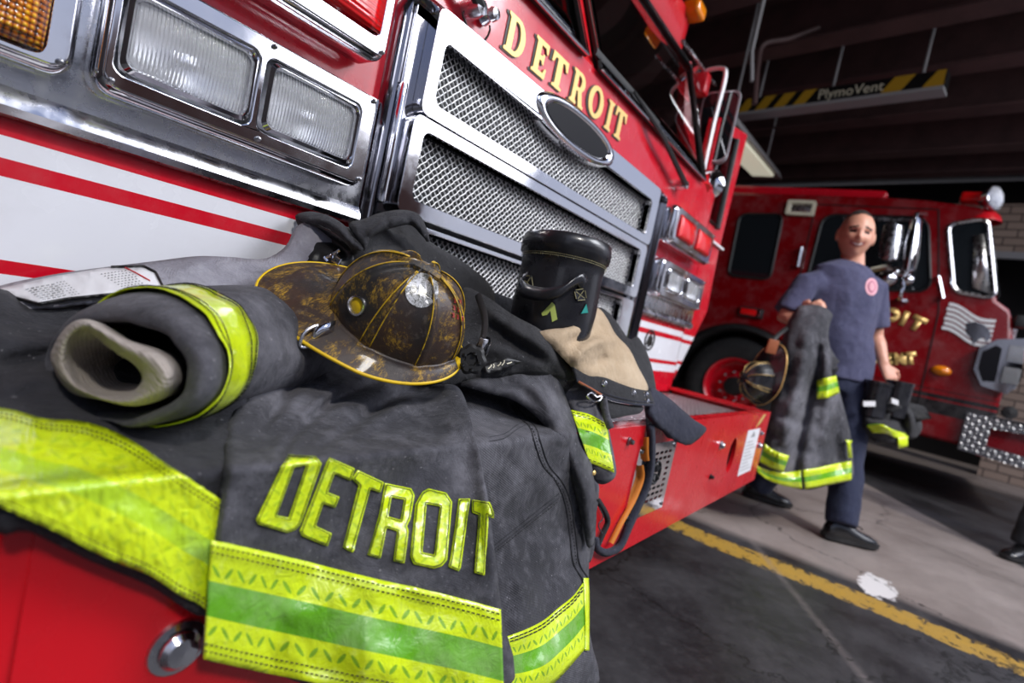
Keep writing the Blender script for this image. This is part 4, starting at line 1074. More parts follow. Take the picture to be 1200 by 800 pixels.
def field(ctrl, folds=(), amp=.004, scale=38.0, seed=0.0, fine=.0012, pad=60, st=2.5, clear=.012):
    """depth field + folds, tabulated on a fine lattice. fold = (polyline, width, height[, kind]); height>0 bulges to the viewer's side"""
    c = np.array(ctrl, float); X = c[:, :2] / 100.0; n = len(c)
    r = np.linalg.norm(X[:, None] - X[None], axis=2); K = np.where(r > 0, r * r * np.log(r + 1e-9), 0) + np.eye(n) * .02
    A = np.zeros((n + 3, n + 3)); A[:n, :n] = K; A[:n, n] = 1; A[:n, n + 1:] = X; A[n, :n] = 1; A[n + 1:, :n] = X.T
    w = np.linalg.solve(A, np.concatenate([c[:, 2], np.zeros(3)]))
    u0, v0 = c[:, 0].min() - pad, c[:, 1].min() - pad; u1, v1 = c[:, 0].max() + pad, c[:, 1].max() + pad
    nu, nv = int((u1 - u0) / st) + 2, int((v1 - v0) / st) + 2
    U, W = np.meshgrid(u0 + st * np.arange(nu), v0 + st * np.arange(nv), indexing='ij')
    D = w[n] + w[n + 1] * U / 100 + w[n + 2] * W / 100
    for i in range(n):
        r = np.hypot(U / 100 - X[i, 0], W / 100 - X[i, 1]); D = D + w[i] * np.where(r > 0, r * r * np.log(r + 1e-9), 0)
    for f in folds:
        pl = cat(f[0], 4); wd, h = f[1], f[2]; kind = f[3] if len(f) > 3 else None
        best = np.full(U.shape, 1e9); bt = np.zeros(U.shape); k = len(pl) - 1
        for i in range(k):
            x0, y0 = pl[i]; x1, y1 = pl[i + 1]; dx, dy = x1 - x0, y1 - y0
            t = np.clip(((U - x0) * dx + (W - y0) * dy) / (dx * dx + dy * dy + 1e-9), 0, 1)
            d = np.hypot(U - x0 - t * dx, W - y0 - t * dy); m = d < best
            best = np.where(m, d, best); bt = np.where(m, (i + t) / k, bt)
        e = np.sin(PI * np.clip(bt, 0, 1)) ** .4 if kind != 'full' else 1.0
        D = D - h * e * np.exp(-(best / wd) ** 2)
    for i in range(nu):
        for j in range(nv):
            p = V((U[i, j] / scale, W[i, j] / scale, seed))
            D[i, j] += amp * (noise.noise(p) + .5 * noise.noise(p * 2.1)) + fine * (1 - abs(noise.noise(p * 5.0)) * 3)
    # never sink into the bumper, its deck or the cab front
    cu, cv = (U - 600) / FPX, (W - 400) / FPX
    rx = BAS[0, 0] * cu + BAS[0, 1] * cv + BAS[0, 2]; ry = BAS[1, 0] * cu + BAS[1, 1] * cv + BAS[1, 2]; rz = BAS[2, 0] * cu + BAS[2, 1] * cv + BAS[2, 2]
    ry = np.where(ry < .02, .02, ry)
    lim = (.81 - .018) / ry
    t1 = .41 / ry; z1 = .81 + rz * t1; x1_ = rx * t1
    lim = np.where((z1 < .645) & (z1 > .34) & (x1_ < 2.36), np.minimum(lim, t1 - clear), lim)
    t2 = np.where(rz < -.01, -.17 / np.where(rz < -.01, rz, -1), 9.0); y2 = -.81 + ry * t2
    lim = np.where((y2 > -.405) & (y2 < .01), np.minimum(lim, t2 - clear), lim)
    pen = np.minimum(lim - D, 0)
    for _ in range(10):
        q = np.pad(pen, 1, mode='edge'); bl_ = (q[:-2, 1:-1] + q[2:, 1:-1] + q[1:-1, :-2] + q[1:-1, 2:] + q[1:-1, 1:-1]) / 5
        pen = np.minimum(bl_, pen)if _ < 5 else bl_
    D = D + pen
    def F(u, v):
        a = min(max((u - u0) / st, 0), nu - 1.001); b = min(max((v - v0) / st, 0), nv - 1.001); i, j = int(a), int(b); a -= i; b -= j
        return float((D[i, j] * (1 - a) + D[i + 1, j] * a) * (1 - b) + (D[i, j + 1] * (1 - a) + D[i + 1, j + 1] * a) * b)
    return F

def poly_dist(Q, pl):
    Q = np.asarray(Q, float); best = np.full(len(Q), 1e9)
    for (x0, y0), (x1, y1) in zip(pl[:-1], pl[1:]):
        dx, dy = x1 - x0, y1 - y0; t = np.clip(((Q[:, 0] - x0) * dx + (Q[:, 1] - y0) * dy) / (dx * dx + dy * dy + 1e-9), 0, 1)
        best = np.minimum(best, np.hypot(Q[:, 0] - x0 - t * dx, Q[:, 1] - y0 - t * dy))
    return best

def in_poly(Q, pl):
    Q = np.asarray(Q, float); c = np.zeros(len(Q), bool); j = len(pl) - 1
    for i in range(len(pl)):
        xi, yi = pl[i][:2]; xj, yj = pl[j][:2]
        if yi != yj: c ^= ((yi > Q[:, 1]) != (yj > Q[:, 1])) & (Q[:, 0] < (xj - xi) * (Q[:, 1] - yi) / (yj - yi) + xi)
        j = i
    return c

def sheet(name, outline, D, m, parent, step=5.0, thick=.003, roll=.010, rollw=7.0, off=0.0, smoothn=4, label=None, jag=0.0, holes=()):
    ol = cat(outline, smoothn, True) if smoothn else list(outline)
    per = sum(math.dist(ol[i], ol[i - 1]) for i in range(len(ol)))
    ol = resample(ol, max(12, int(per / (step * .8))), True)
    if jag: ol = [(u + jag * noise.noise(V((u / 9, v / 9, 3.3))), v + jag * noise.noise(V((u / 9, v / 9, 8.8)))) for u, v in ol]
    us = [p[0] for p in ol]; vs_ = [p[1] for p in ol]
    pts = [V(p) for p in ol]; nb = len(pts)
    closed = ol + [ol[0]]
    cand = [(u + (step / 2 if k % 2 else 0), v) for k, v in enumerate(np.arange(min(vs_) + step / 2, max(vs_), step)) for u in np.arange(min(us), max(us), step)]
    ok = in_poly(cand, ol) & (poly_dist(cand, closed) > step * .55)
    pts += [V((float(p[0]), float(p[1]))) for p, k in zip(cand, ok) if k]
    ov, oe, of, *_ = delaunay_2d_cdt(pts, [(i, (i + 1) % nb) for i in range(nb)], [], 1, 1e-5)
    bm = bmesh.new(); V3 = []
    RD = poly_dist([(p.x, p.y) for p in ov], closed)
    cen = in_poly([(sum(ov[i].x for i in q) / 3, sum(ov[i].y for i in q) / 3) for q in of], ol)
    for p, r in zip(ov, RD):
        d = D(p.x, p.y) + off
        if roll:
            if r < rollw * 2.5: d += roll * math.exp(-(r / rollw) ** 2 * 1.3)
        V3.append(bm.verts.new(P(p.x, p.y, d)))
    C_ = V(CAM)
    for q, k in zip(of, cen):
        if not k: continue
        f = bm.faces.new([V3[i] for i in q]); f.normal_update()
        if f.normal.dot(C_ - f.calc_center_median()) < 0: f.normal_flip()
    o = obj(name, bm, m, parent, smooth='keep', label=label)
    return solidify(o, thick)

def strip(name, top, bot, D, m, parent, off=.0015, n=60, mrow=10, thick=.0012, width=.075, label=None, ends=True):
    """band between two edge lines, UV.x metres along it"""
    a = resample(cat(top, 6), n + 1); b = resample(cat(bot, 6), n + 1)
    me = bpy.data.meshes.new(name); bm = bmesh.new(); uv = bm.loops.layers.uv.new('uv')
    g = []; s = 0; S = []; prev = None
    for i in range(n + 1):
        row = []
        for j in range(mrow + 1):
            t_ = j / mrow; u = a[i][0] * (1 - t_) + b[i][0] * t_; v = a[i][1] * (1 - t_) + b[i][1] * t_
            row.append(bm.verts.new(P(u, v, D(u, v) - off)))
        c = row[mrow // 2].co
        if prev is not None: s += (c - prev).length
        prev = c.copy(); S.append(s); g.append(row)
    C_ = V(CAM)
    for i in range(n):
        for j in range(mrow):
            q = [(i, j), (i + 1, j), (i + 1, j + 1), (i, j + 1)]
            f = bm.faces.new([g[x][y] for x, y in q]); f.normal_update()
            for l, (x, y) in zip(f.loops, q): l[uv].uv = (S[x], 1 - y / mrow)
            if f.normal.dot(C_ - f.calc_center_median()) < 0: f.normal_flip()
    return solidify(obj(name, bm, m, parent, smooth='keep', label=label), thick)

def ribbon(bm, pl, w, D, off, dash=None, gap=0.0, sm=5):
    """thin raised line lying on a cloth (stitching, piping, seams); w in frame units"""
    q = cat(pl, sm); L = sum(math.dist(q[i], q[i - 1]) for i in range(1, len(q)))
    n = max(2, int(L / 2.0)); r = resample(q, n + 1); st = L / n
    k = 0; cur = 0.0; i = 0
    while i < n:
        if dash:
            j = min(n, i + max(1, int(round(dash / st))))
        else: j = n
        rows = []
        for x in range(i, j + 1):
            p = np.array(r[x]); t = np.array(r[min(x + 1, n)]) - np.array(r[max(x - 1, 0)]); t = t / (np.linalg.norm(t) + 1e-9)
            nn_ = np.array((-t[1], t[0])) * w / 2
            d = D(p[0], p[1]) - off
            c = P(p[0], p[1], d - w * .35 * d / FPX)
            rows.append([P(*(p - nn_), d + w * .3 * d / FPX), c, P(*(p + nn_), d + w * .3 * d / FPX)])
        if len(rows) > 1: loft(bm, rows, closed=False)
        i = j + (max(1, int(round(gap / st))) if dash else 0)
    return bm

def stitches(name, lines, D, parent, off=.003, w=1.0, dash=3.2, gap=1.1, m='stitch'):
    bm = bmesh.new()
    for pl in lines: ribbon(bm, pl, w, D, off, dash, gap)
    return obj(name, bm, m, parent, smooth='keep')

def par(top, bot, t_):
    a = resample(cat(top, 6), 24); b = resample(cat(bot, 6), 24)
    return [(x[0] * (1 - t_) + y[0] * t_, x[1] * (1 - t_) + y[1] * t_) for x, y in zip(a, b)]

# ================================================== the DETROIT turnout coat
CT = root('turnout_coat', (.62, -.30, .66), 'worn charcoal turnout coat lettered DETROIT, draped over the red bumper', 'turnout coat')

# --- under layer: crumpled body of the coat lying on the deck (fills what lies beneath the folds)
Du = field([(0, 400, .62), (0, 480, .40), (0, 540, .335), (100, 350, .62), (200, 350, .70), (330, 340, .80), (330, 420, .66), (200, 470, .48), (100, 480, .42), (270, 560, .43), (400, 470, .74), (480, 440, .86),
            (560, 420, .95), (620, 420, 1.0), (700, 400, 1.10), (750, 440, 1.08), (500, 520, .70), (600, 500, .86), (700, 500, 1.0)], amp=.006)
sheet('coat_body', [(40, 380), (60, 350), (180, 345), (300, 330), (420, 330), (520, 330), (600, 350), (640, 380), (640, 460), (560, 500), (420, 500), (300, 500), (200, 480), (90, 450)], Du, 'dark_canvas', CT, 8, roll=0, off=.03)

# --- dark front edge lying along the left, above the wide band
Dl = field([(0, 350, .52), (0, 400, .47), (0, 470, .41), (0, 540, .33), (0, 600, .312), (60, 340, .58), (60, 430, .47), (60, 490, .405), (60, 555, .34), (60, 620, .325), (130, 450, .49), (130, 505, .42), (130, 560, .36), (150, 600, .352), (110, 650, .345), (200, 460, .52), (200, 510, .45), (260, 500, .48), (265, 590, .425), (240, 720, .418), (180, 690, .378), (270, 450, .55), (130, 400, .53)],
           folds=[([(-5, 395), (60, 400), (130, 380), (190, 350)], 9, .010), ([(-5, 425), (40, 420), (75, 412)], 8, -.016), ([(0, 455), (60, 445), (110, 470)], 8, .010), ([(60, 492), (150, 497), (240, 485)], 7, .004), ([(200, 520), (240, 545), (262, 560)], 7, -.006)], amp=.003, seed=2, clear=.022)
sheet('front_flap', [(-12, 354), (40, 357), (110, 347), (190, 343), (290, 352), (292, 440), (282, 500), (266, 560), (256, 640), (243, 722), (175, 686), (105, 657), (35, 623), (-12, 604)], Dl, 'dark_canvas', CT, 5, .004, .006)
wt = [(-12, 475), (20, 481), (52, 490), (87, 492), (115, 498), (150, 513), (192, 541), (225, 563), (260, 586)]
wb = [(-12, 588), (35, 609), (70, 625), (105, 644), (140, 660), (175, 674), (210, 697), (230, 706), (243, 716)]
wb_ = strip('reflective_band', wt, wb, Dl, 'trim_wide', CT, .0055, 110, 24, .0016, .10, label='wide lime reflective band along the left hem')
for s_ in ((.035, .075), (.90, .945)):
    stitches('stitching', [par(wt, wb, s_[0] + .02), par(wt, wb, s_[1] + .02)], Dl, wb_, .0102, 1.7)

# --- grey inner lining with the care label, propped against the cab
Dg = field([(-10, 345, .56), (60, 330, .58), (150, 300, .64), (230, 300, .69), (320, 305, .74), (360, 270, .80), (390, 300, .80), (340, 350, .74), (200, 350, .60), (100, 360, .54), (-10, 370, .50)], folds=[([(200, 325), (260, 300), (330, 312)], 9, .008), ([(230, 345), (300, 325), (345, 330)], 7, -.006)], amp=.004, seed=4)
sheet('lining', [(-12, 340), (60, 322), (130, 312), (180, 306), (230, 300), (270, 301), (310, 303), (335, 288), (352, 262), (400, 262), (410, 330), (360, 350), (250, 352), (150, 352), (40, 360), (-12, 372)], Dg, 'grey_lining', CT, 5, .004, .012)
lb = sheet('care_label', [(-10, 340), (60, 324), (120, 314), (166, 312), (180, 318), (193, 340), (140, 344), (60, 352), (45, 356)], Dg, 'paper', CT, 5, .001, 0, off=-.004, smoothn=0, label='white printed care label sewn to the lining')
bm = bmesh.new()
ribbon(bm, [(-10, 342), (30, 352), (45, 356), (80, 350), (140, 344), (193, 341), (182, 319), (168, 312), (130, 313)], 4.0, Dg, .0055, sm=1); obj('label_border', bm, 'black', lb, smooth='keep')
bm = bmesh.new()
for i in range(7):
    o_ = i * 3.6; ribbon(bm, [(30 + o_ * .9, 339 + i * 2.0), (50 + o_, 335 + i * 2.0), (66 + o_ * .6, 332.5 + i * 2)], 1.6, Dg, .0058, 3.4, .8)
    ribbon(bm, [(118 + o_ * 1.1, 321 + i * 2.4), (150 + o_ * .9, 316.5 + i * 2.4)], 1.2, Dg, .0058, 3, .9)
    ribbon(bm, [(66 + o_ * .8, 331 + i * 2.4), (76 + o_ * .8, 329.3 + i * 2.4)], .8, Dg, .0058, 2.0, 1.0)
obj('label_print', bm, 'grey_paint', lb, smooth='keep')
bm = bmesh.new(); ribbon(bm, [(146, 313), (160, 320), (176, 329)], 1.8, Dg, .006); obj('label_rule', bm, 'bright_red', lb, smooth='keep')

# --- collar standing up behind the helmet
Dc = field([(350, 258, .84), (400, 262, .82), (420, 285, .78), (350, 320, .76), (420, 320, .80), (470, 255, .92), (500, 280, .95), (500, 330, .92), (560, 350, .98), (380, 345, .74), (545, 310, 1.0)],
           folds=[([(350, 255), (385, 270), (412, 285), (425, 282)], 6, .022), ([(360, 268), (395, 285), (410, 300)], 6, -.028), ([(425, 282), (440, 262), (470, 250), (490, 254)], 6, .018), ([(455, 262), (470, 280)], 4, -.014), ([(478, 258), (492, 278)], 4, -.012), ([(370, 300), (400, 330)], 8, -.012)], amp=.004, seed=6)
sheet('collar', [(346, 254), (356, 250), (380, 251), (396, 258), (408, 266), (425, 258), (442, 250), (466, 246), (484, 250), (496, 262), (503, 282), (545, 308), (580, 345), (560, 400), (480, 400), (400, 360), (352, 352), (334, 320), (340, 292), (352, 276)], Dc, 'black_cloth', CT, 4, .004, .014, 5)
Dcf = field([(346, 252, .825), (370, 250, .81), (392, 258, .785), (412, 272, .765), (424, 288, .755), (408, 262, .79), (440, 256, .80), (462, 252, .82), (482, 250, .845), (494, 262, .86), (502, 282, .88), (440, 268, .785), (470, 262, .82)], folds=[([(350, 256), (385, 262), (412, 284)], 4, .014), ([(428, 282), (446, 264), (478, 254)], 4, .014), ([(452, 252), (456, 268)], 3, -.008), ([(474, 250), (484, 264)], 3, -.008)], amp=.008, scale=14, seed=77)
sheet('collar_flap', [(346, 253), (358, 248), (374, 249), (392, 256), (406, 266), (414, 278), (425, 287), (422, 294), (408, 288), (396, 276), (380, 265), (360, 262)], Dcf, 'dark_canvas', CT, 3, .005, .012, 4, smoothn=3)
sheet('collar_flap', [(408, 262), (424, 257), (442, 251), (462, 246), (482, 247), (495, 256), (504, 282), (496, 278), (482, 264), (464, 266), (446, 272), (434, 280), (428, 292), (418, 280)], Dcf, 'dark_canvas', CT, 3, .005, .012, 4, smoothn=3)
sheet('inner_collar', [(366, 262), (396, 276), (412, 296), (416, 318), (396, 326), (372, 318), (360, 296), (360, 274)], Dc, 'black', CT, 4, .002, 0, off=-.002)
bm = bmesh.new(); cp = [P(u, v, .755) for u, v in ((382, 302), (392, 297), (398, 293))]
tube(bm, cp, .0022, 6); tube(bm, [P(388, 298, .752), P(390, 305, .748), P(396, 309, .75), P(399, 304, .752), P(394, 300, .75)], .0024, 6); tube(bm, [P(380, 301, .755), P(384, 306, .755)], .002, 6)
obj('clasp', bm, 'chrome', CT)

# --- sleeve with knitted wristlet
def ring(pts, D_, n=44):
    """closed loop of (u, v, depth)"""
    return [P(*p) for p in resample(cat(pts, 6, True), n, True)]
def oval(cu, cv, a, b, ang, d0, du=0.0, dv=0.0, n=44, jag=0.0, seed=0, ph=0):
    out = []
    for i in range(n):
        t_ = 2 * PI * i / n + ph; x = a * math.cos(t_); y = b * math.sin(t_)
        k_ = 1 + jag * noise.noise(V((math.cos(t_) * 2.2, math.sin(t_) * 2.2, seed)))
        ca, sa = math.cos(math.radians(ang)), math.sin(math.radians(ang))
        u = cu + (x * ca - y * sa) * k_; v = cv + (x * sa + y * ca) * k_
        out.append(P(u, v, d0 + du * x + dv * y))
    return out
SLn = 56
def O_(cu, cv, a, b, ang, d, jag=0.0, seed=0, du=-.00036, dv=-.00015): return oval(cu, cv, a, b, ang, d, du, dv, SLn, jag, seed)
bm = bmesh.new()
outer = [O_(137, 432, 81, 58, 6, .436, .07, 3.3), O_(141, 430, 89, 65, 6, .430, .06, 3.2), O_(148, 427, 95, 71, 8, .432, .05, 3.1), O_(160, 423, 94, 74, 10, .442, .04, 3.0), O_(178, 419, 88, 76, 18, .462, .03, 2.7),
         O_(196, 416, 82, 76, 26, .486, .03, 2.4), O_(214, 413, 77, 75, 30, .508, .03, 2.1), O_(240, 408, 73, 73, 34, .545, .05, 1.6), O_(264, 404, 70, 71, 35, .59, .06, 1.2), O_(290, 400, 66, 66, 32, .65, .08, .8), O_(325, 398, 60, 58, 25, .74, .08, .4), O_(370, 402, 52, 46, 20, .82, .08, .3)]
loft(bm, [O_(182, 428, 60, 44, 8, .56, .1, 2), O_(160, 430, 70, 50, 8, .49, .10, 1.0), O_(143, 431, 78, 55, 6, .445, .08, 3.6)] + outer)
for v in bm.verts: v.co += V((.4, -.7, .6)) * (.007 * noise.noise(v.co * 30 + V((3, 3, 3)))) + V((.4, -.7, .6)) * (.0030 * noise.noise(v.co * 75))
SV = obj('sleeve', bm, 'canvas', CT, smooth='keep')
sb = SV.modifiers.new('sub', 'SUBSURF'); sb.levels = 1; sb.render_levels = 1
bm = bmesh.new(); uvl = bm.loops.layers.uv.new('uv')
br = [O_(176, 419, 91, 78.5, 17, .456, .03, 2.7), O_(190, 416.5, 86, 79, 23, .474, .03, 2.5), O_(207, 414, 81, 78, 28, .496, .03, 2.2), O_(224, 411, 77.5, 76.5, 31, .517, .035, 1.9)]
R__ = loft(bm, br); idx = {v: (i, j) for i, r_ in enumerate(R__) for j, v in enumerate(r_)}
for f in bm.faces:
    js = [idx[l.vert][1] for l in f.loops]; wrap = max(js) - min(js) > 2
    for l in f.loops:
        i, j = idx[l.vert]; j = j + SLn if wrap and j == 0 else j
        l[uvl].uv = (j / SLn * .42, i / 3)
for v in bm.verts: v.co += V((.4, -.7, .6)) * (.007 * noise.noise(v.co * 30 + V((3, 3, 3)))) + V((.4, -.7, .6)) * (.0010 * noise.noise(v.co * 75))
cb = solidify(obj('cuff_band', bm, 'trim_plain', SV, smooth='keep', label='yellow reflective band round the cuff'), .001, 1)
for k0, k1, w_ in ((0, 1, .25), (0, 1, .6), (2, 3, .45), (2, 3, .8)):
    bm = bmesh.new(); rr = [br[k0][j].lerp(br[k1][j], w_) for j in range(SLn)]; cen = sum(rr, V()) / SLn
    rr = [p + (p - cen).normalized() * .002 + V((.4, -.7, .6)) * (.007 * noise.noise(p * 30 + V((3, 3, 3)))) for p in rr]
    for j in range(SLn):
        a_, b_ = rr[j], rr[(j + 1) % SLn]; tube(bm, [a_, a_.lerp(b_, .45)], .0006, 4); tube(bm, [a_.lerp(b_, .55), a_.lerp(b_, .95)], .0006, 4)
    obj('stitching', bm, 'stitch', SV)
# wristlet: fat knitted roll, its mouth looking toward the street
WO = [(58, 430), (60, 404), (78, 380), (100, 374), (122, 384), (150, 398), (184, 410), (206, 428), (209, 450), (194, 467), (154, 475), (112, 470), (80, 458)]
WI = [(80, 424), (84, 402), (96, 390), (106, 390), (120, 400), (136, 412), (152, 422), (164, 434), (166, 446), (156, 457), (134, 463), (108, 459), (90, 446)]
WO, WI = (resample(cat(q, 6, True), SLn, True) for q in (WO, WI))
def wr(k, d, sc=1.0, du=0.0, dv=0.0):        # k: 0 outer outline .. 1 mouth outline
    q = [(a_[0] * (1 - k) + b_[0] * k, a_[1] * (1 - k) + b_[1] * k) for a_, b_ in zip(WO, WI)]
    cu = sum(p[0] for p in q) / SLn; cv = sum(p[1] for p in q) / SLn
    return [P(cu + (u - cu) * sc + du, cv + (v - cv) * sc + dv, d - .00022 * (u - cu)) for u, v in q]
bm = bmesh.new()
loft(bm, [wr(0, .58, .62, 48, 2), wr(0, .50, .80, 26, 2), wr(0, .452, .93, 9, 0), wr(0, .428, 1.0), wr(.22, .413), wr(.5, .407), wr(.8, .412), wr(1, .425), wr(1, .438, .92, 4, 2), wr(1, .462, .74, 14, 3), wr(1, .50, .52, 36, 4), wr(1, .56, .4, 56, 4), wr(1, .60, .3, 66, 4)], False, True)
for v in bm.verts: v.co += V((1, -.6, .6)) * (.0010 * noise.noise(v.co * 90)) + V((.3, 0, 1)) * (.0035 * noise.noise(v.co * 24))
wl_ = obj('wristlet', bm, 'knit', CT, smooth='keep', label='beige knitted wristlet rolled at the cuff')
sb = wl_.modifiers.new('sub', 'SUBSURF'); sb.levels = 1; sb.render_levels = 2

# --- right side of the coat: folds, pocket seams
Dr = field([(480, 430, .86), (560, 420, .93), (640, 430, .99), (680, 480, 1.0), (705, 530, .97), (600, 470, .90), (540, 480, .80), (640, 540, .93), (697, 600, .97), (600, 600, .78), (560, 560, .72), (650, 640, .86), (690, 650, .94), (690, 800, .88), (620, 720, .76), (590, 800, .70), (560, 700, .67), (660, 790, .80), (540, 640, .66), (520, 540, .74)],
           folds=[([(545, 445), (600, 450), (650, 500), (680, 560), (690, 640)], 17, .042), ([(500, 455), (560, 462), (610, 480), (640, 520), (655, 560)], 13, -.042), ([(560, 500), (590, 520), (630, 560), (650, 600)], 10, .022), ([(575, 560), (600, 590), (620, 650), (640, 700)], 12, -.012),
                  ([(660, 430), (672, 465), (684, 500)], 8, .012), ([(585, 660), (620, 668), (655, 670), (680, 655)], 9, -.008), ([(640, 590), (648, 640), (640, 700), (650, 760)], 12, -.014), ([(600, 610), (610, 700), (600, 780)], 14, .012)], amp=.010, scale=44, seed=9)
sheet('side_panel', [(470, 440), (520, 432), (560, 428), (600, 426), (640, 430), (652, 426), (668, 452), (678, 490), (686, 520), (698, 545), (702, 580), (697, 610), (693, 640), (690, 670), (691, 740), (694, 812), (560, 812), (540, 700), (520, 600), (480, 520)], Dr, 'twill', CT, 5, .004, .020, 8)
Dr2 = field([(547, 448, .80), (580, 435, .86), (612, 427, .90), (650, 432, .93), (665, 470, .92), (685, 512, .91), (695, 550, .90), (698, 610, .90), (690, 640, .90), (625, 482, .84), (645, 505, .85), (665, 545, .86), (680, 600, .88), (600, 467, .83), (570, 460, .80)],
            folds=[([(600, 440), (640, 470), (670, 530), (688, 590)], 9, .018), ([(570, 446), (610, 455), (640, 485)], 6, -.012), ([(640, 440), (655, 470), (676, 510)], 6, -.012)], amp=.006, scale=30, seed=91)
sheet('front_fold', [(540, 450), (556, 441), (580, 434), (612, 427), (638, 429), (652, 434), (660, 455), (668, 478), (682, 506), (692, 536), (697, 570), (699, 605), (696, 636), (688, 640), (682, 610), (672, 570), (660, 535), (645, 508), (625, 485), (600, 468), (570, 460)], Dr2, 'twill', CT, 4, .004, .024, 6)
# seams: raised double line running down, and slanting pocket edge
bm = bmesh.new()
for ofs in (0, 7): ribbon(bm, [(596 + ofs, 470), (606 + ofs, 487), (620 + ofs, 500), (627 + ofs, 520), (636 + ofs, 545), (652 + ofs, 565), (662 + ofs, 590), (668 + ofs, 630), (672 + ofs, 660), (684 + ofs, 680)], 2.2, Dr, .0015)
for ofs in (0, 5): ribbon(bm, [(578, 640 + ofs), (610, 614 + ofs), (640, 590 + ofs), (655, 578 + ofs)], 1.8, Dr, .0012)
for ofs in (0, 5): ribbon(bm, [(574, 512 + ofs), (592, 508 + ofs), (606, 498 + ofs), (618, 492 + ofs)], 1.6, Dr, .0012)
obj('seam', bm, 'dark_canvas', CT, smooth='keep')
stitches('stitching', [[(600, 474), (610, 490), (624, 503), (631, 523), (640, 548), (656, 568), (666, 593), (672, 632), (676, 662)]], Dr, CT, .004, 1.0, 2.6, 1.4)
stitches('stitching', [[(579, 648), (611, 622), (641, 598), (655, 587)]], Dr, CT, .004, 1.0, 2.6, 1.4)
rt = [(586, 748), (610, 740), (635, 728), (655, 712), (672, 698), (684, 682)]; rb2 = [(588, 815), (615, 815), (640, 808), (660, 790), (675, 773), (686, 760)]
b2 = strip('reflective_band', rt, rb2, Dr, 'trim', CT, .002, 50, 12, .0015)
stitches('stitching', [par(rt, rb2, .05), par(rt, rb2, .10)], Dr, b2, .0066, 1.6)
b3 = strip('reflective_band', [(684, 677), (685, 700), (686, 730), (686, 762)], [(690, 677), (691, 700), (691, 730), (691, 762)], Dr, 'trim_plain', CT, .0035, 30, 3, .0012)

# --- sleeve end lying over the bumper edge on the right, with a square reflective patch and snap
De = field([(640, 430, .98), (680, 450, .985), (700, 480, .97), (722, 552, .93), (690, 560, .93), (690, 500, .94), (665, 470, .95), (700, 580, .94), (720, 490, 1.0)], folds=[([(655, 440), (675, 462), (690, 500)], 7, -.008)], amp=.003, seed=12)
sheet('sleeve_end', [(648, 432), (668, 436), (690, 452), (708, 478), (714, 505), (720, 535), (722, 556), (712, 566), (700, 566), (692, 552), (684, 525), (676, 500), (664, 468), (650, 452)], De, 'canvas', CT, 4, .005, .010, 6)
pt, pb = [(669, 480), (690, 485), (711, 496)], [(691, 542), (706, 548), (720, 554)]
b4 = strip('reflective_patch', pt, pb, De, 'trim', CT, .002, 24, 12, .0012)
stitches('stitching', [par(pt, pb, .04), par(pt, pb, .09), par(pt, pb, .93)], De, b4, .0058, .9)
bm = bmesh.new(); c_ = P(696, 554, .922); lathe(bm, [(0, -.003), (.003, -.0025), (.005, 0)], c_, 'y', 14); obj('snap', bm, 'gold', CT)
sheet('sleeve_tail', [(676, 560), (690, 556), (702, 568), (699, 600), (697, 640), (690, 660), (680, 640)], field([(680, 560, .97), (700, 570, .97), (690, 650, .98), (696, 610, .98)], seed=3), 'canvas', CT, 5, .004, .01)

# --- upper right folds between helmet and trousers
Dt = field([(540, 350, .93), (560, 400, .86), (600, 400, .87), (640, 420, .89), (660, 430, .94), (600, 430, .86), (520, 430, .80), (560, 440, .83), (640, 385, .90), (580, 360, .90)],
           folds=[([(560, 355), (600, 385), (640, 410), (665, 440)], 8, .018), ([(570, 380), (605, 402), (640, 425)], 7, -.016), ([(560, 410), (600, 412), (640, 432)], 7, .010)], amp=.007, scale=26, seed=15)
sheet('front_facing', [(540, 340), (566, 345), (600, 368), (636, 388), (660, 412), (676, 436), (668, 446), (640, 440), (600, 440), (556, 446), (510, 452), (500, 430), (530, 400)], Dt, 'black_cloth', CT, 4, .004, .012, 6)
# sewn-in size tag with print
tgl = sheet('woven_tag', [(566, 427), (594, 419), (612, 424), (590, 434), (570, 438)], Dt, 'black', CT, 3, .001, 0, off=-.012, smoothn=0)
bm = bmesh.new()
for i, (a_, b_) in enumerate((((572, 432), (576, 427)), ((578, 431), (578, 426)), ((583, 429), (587, 424)), ((588, 428), (591, 422)), ((594, 426), (600, 424)))): ribbon(bm, [a_, ((a_[0] + b_[0]) / 2 + 1, (a_[1] + b_[1]) / 2), b_], 1.3, Dt, .0135)
obj('tag_print', bm, 'cream', tgl, smooth='keep')

# --- the lettered tail: nearest fold hanging over the bumper
Dn = field([(275, 478, .50), (262, 560, .475), (245, 640, .46), (240, 770, .45), (240, 830, .455), (330, 480, .56), (360, 560, .50), (340, 650, .475), (340, 800, .46), (420, 470, .67), (440, 560, .54), (440, 660, .50), (460, 800, .485), (500, 470, .72), (540, 500, .65), (560, 570, .59), (575, 620, .565), (586, 720, .54), (590, 820, .535), (480, 430, .82), (480, 452, .76), (400, 435, .75), (310, 440, .64), (540, 455, .74)],
           folds=[([(520, 455), (470, 462), (435, 483), (400, 508), (366, 532)], 7, -.046), ([(445, 446), (405, 462), (380, 478), (345, 510), (325, 540)], 6, -.040), ([(380, 440), (345, 455), (328, 475), (305, 502)], 6, -.034),
                  ([(490, 468), (455, 482), (420, 505)], 8, .020), ([(410, 448), (385, 462), (360, 486)], 7, .018), ([(550, 470), (560, 520), (572, 590), (582, 680)], 7, .020), ([(540, 500), (545, 560), (556, 620)], 14, -.008), ([(300, 600), (290, 680), (295, 780)], 24, .004), ([(420, 640), (430, 720), (440, 800)], 30, .005)], amp=.006, scale=62, seed=20, fine=.0006, clear=.035)
